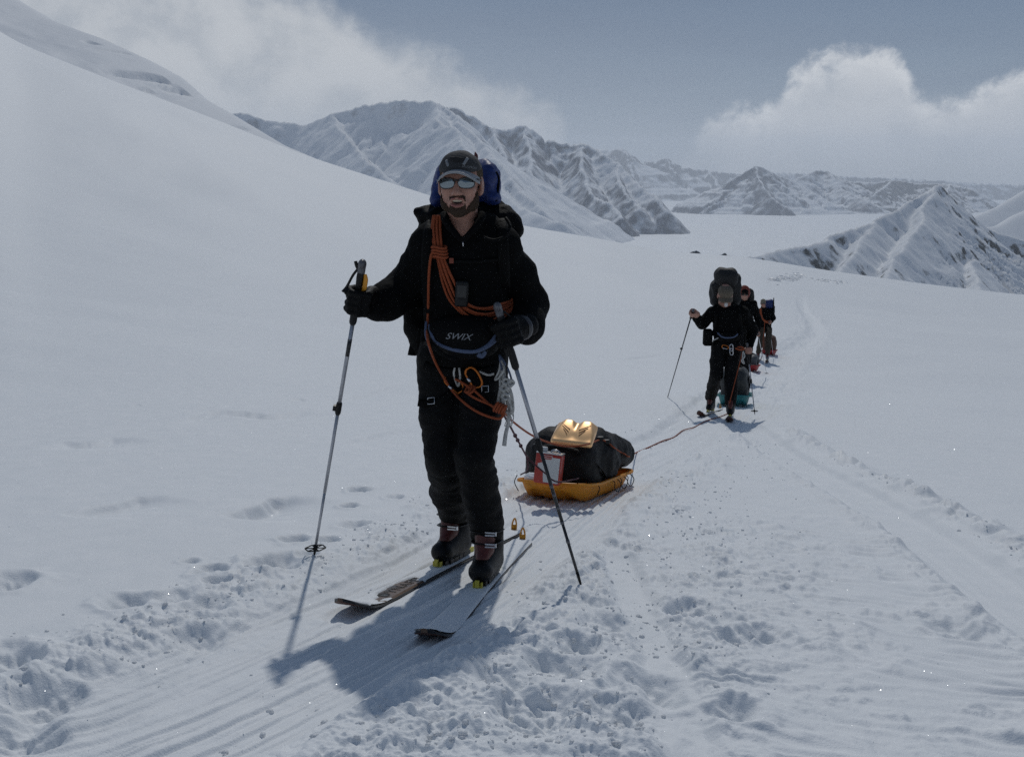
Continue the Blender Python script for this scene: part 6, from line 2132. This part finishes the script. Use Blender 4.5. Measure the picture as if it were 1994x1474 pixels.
for x, y, ang in ((1412, 676, 1.3), (1424, 677, .1), (1424, 685, .15)):
    kb = empty('karabiner', P(x, y, Y2 + (-0.220)), {1412: 'orange karabiner at the second skier\'s waist'}.get(x, 'small steel karabiner hanging %s the second skier\'s waist' % ('at' if y < 680 else 'just below')), 'karabiner', 'karabiners of the second skier')
    c = npv(kb.location)
    pts = [c + V3(math.cos(ang) * u - math.sin(ang) * v, 0, math.sin(ang) * u + math.cos(ang) * v) for u, v in ((-.018, -.04), (.018, -.04), (.022, .03), (0, .045), (-.022, .03))]
    tube('frame', pts, .0065, M_orange if x == 1412 else M_steel, kb, c, 6, closed=False)
    tube('gate', [pts[-1], pts[0]], .0055, M_steel, kb, c, 6, sm=False)
# his rope, up from the snow to the waist
tube('rising_line', [npv(ground_hit(1418, 803, -.03)) + V3(0, 0, .01), P(1422, 780, Y2 + (-0.450)), P(1432, 740, Y2 + (-0.320)), P(1441, 705, Y2 + (-0.200)), P(1446, 685, Y2 + (-0.150))], .0065, M_rope, ROPE, ROPE_O, 7)
tube('waist_coil', [P(1432, 678, Y2 + (-0.220)), P(1440, 681, Y2 + (-0.230)), P(1448, 680, Y2 + (-0.200)), P(1444, 676, Y2 + (-0.200)), P(1436, 676, Y2 + (-0.210))], .012, M_rope, ROPE, ROPE_O, 7)
sl = empty('sling_bundle', P(1447, 690, Y2 + (-0.200)), 'pale sling hanging at the second skier\'s hip', 'slings')
tube('sling', [P(1447, 684, Y2 + (-0.200)), P(1450, 694, Y2 + (-0.210)), P(1444, 702, Y2 + (-0.210)), P(1449, 708, Y2 + (-0.210)), P(1446, 696, Y2 + (-0.220)), P(1447, 684, Y2 + (-0.200))], .010, M_sling, sl, npv(sl.location), 6)

# ---- third skier, half hidden
s3 = other_skier(dict(head=(1450, 573), shL=(1437, 592), shR=(1467, 592), elL=(1432, 622, .1), elR=(1476, 620, .1), wrL=(1436, 645, -.1), wrR=(1476, 644, -.1), hdL=(1437, 652, -.15), hdR=(1476, 652, -.15),
                      hipL=(1443, 642), hipR=(1461, 642), knL=(1442, 683, -.1), knR=(1458, 683, -.1), ankL=(1441, 724, 0), ankR=(1455, 724, 0)), 20.0,
                 'skier in a rust red hood half hidden behind the second skier', head_rot=(-10, 0, 0), step=.024,
                 pole_lab=('ski pole of the hooded skier, hidden side', 'thin ski pole planted in front of the last skier'), rnk=1,
                 ski_lab=('ski of the hooded skier, nearer the pole-arm side', 'ski of the hooded skier, nearer the red sled'),
                 pole_tip=((1432, 732), (1493, 728)), ski_tip=((1436, 742, 1446, 718), (1452, 744, 1458, 722)))
cap_on(s3, M_pack, brim=True)
glasses_on(s3)
hc3 = s3['J']['head']
f = Field(hc3 - .3, hc3 + .3, .014)
f.ell(s3['HL'](0, -.05, .03), (.125, .13, .17), s3['HR']); f.ell(s3['HL'](0, .10, -.03), (.085, .12, .13), s3['HR'], .01, 'sub')
V, F = f.mesh()
finish('hood', cloth(V, F, .006, .06, 170), F, M_hood, s3['root'], s3['org'], 1)
pack_on(s3, [(1452, 590, .32, (.17, .13, .30)), (1454, 575, .3, (.13, .12, .16))], M_dgrey, 'dark rucksack of the hooded skier', s3['Y'], strap=False, seed=2)

# ---- fourth skier
s4 = other_skier(dict(head=(1486, 590), shL=(1479, 606), shR=(1501, 607), elL=(1474, 624, .1), elR=(1506, 620, .1), wrL=(1476, 638, -.1), wrR=(1501, 628, -.12), hdL=(1477, 644, -.16), hdR=(1498, 629, -.2),
                      hipL=(1484, 641), hipR=(1497, 641), knL=(1481, 666, -.1), knR=(1496, 667, -.1), ankL=(1479, 690, 0), ankR=(1496, 693, -.2)), 30.5,
                 'skier in a pale cap with a blue pack, last in the line', trouser=M_olive, boot=M_gboot, head_rot=(-14, -4, 0), step=.026,
                 pole_lab=('ski pole in front of the last skier\'s pole-side leg', 'ski pole upright beside the last skier\'s rust bag'), rnk=2,
                 ski_lab=('ski of the last skier, under the leg away from the sled', 'ski of the last skier, under the leg nearer the rust bag'),
                 pole_tip=((1483, 690), (1506, 694)), ski_tip=((1474, 703, 1482, 688), (1493, 706, 1498, 690)))
Y4 = s4['Y']
cap_on(s4, mat_simple('pale_khaki_cap', (.24, .21, .16), .85))
glasses_on(s4)
pr4, po4 = pack_on(s4, [(1497, 610, .28, (.18, .13, .30))], M_pack, 'blue rucksack with an ice axe on the last skier', Y4, seed=3, top=(1498, 592, .24, (.15, .13, .15)), topmat=M_blue)
tube('ice_axe', [P(1506, 604, Y4 + (0.100)), P(1506.4, 592, Y4 + (0.100)), P(1506.8, 580, Y4 + (0.100))], [.018, .022, .014], M_pack, pr4, po4, 6)
r4 = empty('rope_coil', P(1490, 620, Y4 + (-0.200)), 'orange rope coil slung over the last skier\'s shoulder', 'rope')
ro4 = npv(r4.location)
for k in (-1, 0, 1):
    tube('coil_strand', [P(1481 + k, 600, Y4 + (-0.150)), P(1482 + k, 612, Y4 + (-0.220)), P(1486, 622 - k, Y4 + (-0.240)), P(1493, 627 - k * 1.5, Y4 + (-0.240)), P(1499, 626 - k * 1.5, Y4 + (-0.200))], .016, M_rope, r4, ro4, 6)
tube('hanging_line', [P(1489, 626, Y4 + (-0.240)), P(1488, 645, Y4 + (-0.240)), P(1486, 660, Y4 + (-0.250)), P(1485, 690, Y4 + (-0.500)), npv(ground_hit(1478, 705, 0)), npv(ground_hit(1470, 716, 0))], .009, M_rope, r4, ro4, 6)

# ------------------------------------------------------------------ scattered small things
M_crumb = mat_sled('translucent_snow', (0.84, 0.86, 0.88), 0.45)


def snow_rubble():
    """wind-carved blocks of snow beside the far track"""
    rnd = random.Random(9)
    parts = []
    for i in range(420):
        t = rnd.random()
        px = 1498 + 64 * t + rnd.gauss(0, 3); py = 545 - 6 * t + rnd.gauss(0, 4.0) * (1 - abs(t - .65))
        if i > 340:
            px = rnd.uniform(1570, 1650); py = 545 + (px - 1570) * .06 + rnd.gauss(0, 2)
        g = ground_hit(px, py)
        s = rnd.uniform(.05, .20)
        R = np.array(Euler((rnd.uniform(-.15, .15) - .15, rnd.uniform(-.15, .15), rnd.uniform(0, 6))).to_matrix())
        V, F = box_arrays((g.x, g.y, g.z), (s * rnd.uniform(.6, 1.5), s, s * rnd.uniform(.12, .3)), R)
        V = V + np.array([[rnd.gauss(0, s * .15) for _ in range(3)] for _ in range(8)])
        parts.append((V, F))
    V, F = join_arrays(parts)
    link('snow_rubble', mesh_from('snow_rubble', V, F, M_crumb, False), kind='stuff', label='patch of broken snow blocks beside the far track')


def ice_glints():
    """loose ice crystals on the snow whose flat faces catch the sun"""
    rng = np.random.default_rng(12)
    n = 9000
    r = np.exp(rng.uniform(math.log(2.3), math.log(26), n)); a = np.radians(rng.uniform(-36, 36, n))
    x, y = r * np.sin(a), r * np.cos(a)
    z = snow_z(x, y) + .002
    c = np.stack([x, y, z], 1)
    h = np.array([0, 0.12, 1.0]) + rng.normal(0, .27, (n, 3))          # plates lie at every tilt, a few catch the sun
    h /= np.linalg.norm(h, axis=1)[:, None]
    u = np.cross(h, rng.normal(0, 1, (n, 3))); u /= np.linalg.norm(u, axis=1)[:, None]
    w = np.cross(h, u)
    s = (rng.exponential(.0007, n).clip(.0003, .002) * (r / 4) ** .55)[:, None]
    ring = [c + s * (math.cos(t) * u + math.sin(t) * w) for t in np.arange(6) * math.pi / 3]
    V = np.stack([p + h * s * .12 for p in ring] + [p - h * s * .12 for p in ring], 1)        # thin hexagonal plates
    one = [(0, 1, 2, 3), (0, 3, 4, 5), (9, 8, 7, 6), (11, 10, 9, 6)] + [(i, i + 6, (i + 1) % 6 + 6, (i + 1) % 6) for i in range(6)]
    F = (np.array(one)[None] + (np.arange(n) * 12)[:, None, None]).reshape(-1, 4)
    m = mat_simple('ice_crystal', (.92, .94, .96), .24, metal=.5, coat=1.0)
    link('ice_crystals', mesh_from('ice_crystals', V.reshape(-1, 3), F, m, False), kind='stuff', label='loose ice crystals glinting on the snow')


def snow_crumbs():
    """loose crumbs of snow kicked up along the tracks"""
    rng = np.random.default_rng(5)
    bm = bmesh.new(); bmesh.ops.create_icosphere(bm, subdivisions=1, radius=1.0)
    bv = np.array([v.co[:] for v in bm.verts]); bf = np.array([[v.index for v in f.verts] for f in bm.faces]); bm.free()
    n = 30000
    r = np.exp(rng.uniform(math.log(2.4), math.log(11), n)); a = np.radians(rng.uniform(-29, 29, n))
    x, y = r * np.sin(a), r * np.cos(a)
    d, off, s_ = poly_dist(x, y, TRAIL); d2, off2, s2_ = poly_dist(x, y, BRANCH)
    w = np.where(off < 0, np.exp(-((d - .62) / .22) ** 2), np.exp(-((d - .85) / .40) ** 2)) * .8 + .9 * np.exp(-((off2 + .36) / .14) ** 2) * (s2_ > .8)
    w = w * (.25 + .75 * smooth(-.2, .3, fbm(x / .4, y / .4, 2, seed=301)))
    k = rng.uniform(0, 1, n) < w * .45
    x, y = x[k], y[k]
    z = snow_z(x, y)
    m = len(x)
    size = np.minimum(rng.exponential(.0034, m) + .0026, .0105)
    V = bv[None] * (size[:, None, None] * rng.uniform(.7, 1.4, (m, 1, 3)) * np.array([1, 1, .6])) * rng.uniform(.75, 1.25, (m, len(bv), 1))
    V = V + np.stack([x, y, z + size * .12], 1)[:, None]
    F = (bf[None] + (np.arange(m) * len(bv))[:, None, None]).reshape(-1, 3)
    link('snow_crumbs', mesh_from('snow_crumbs', V.reshape(-1, 3), F, M_crumb), kind='stuff', label='loose crumbs of snow along the tracks')


snow_rubble()
snow_crumbs()
ice_glints()
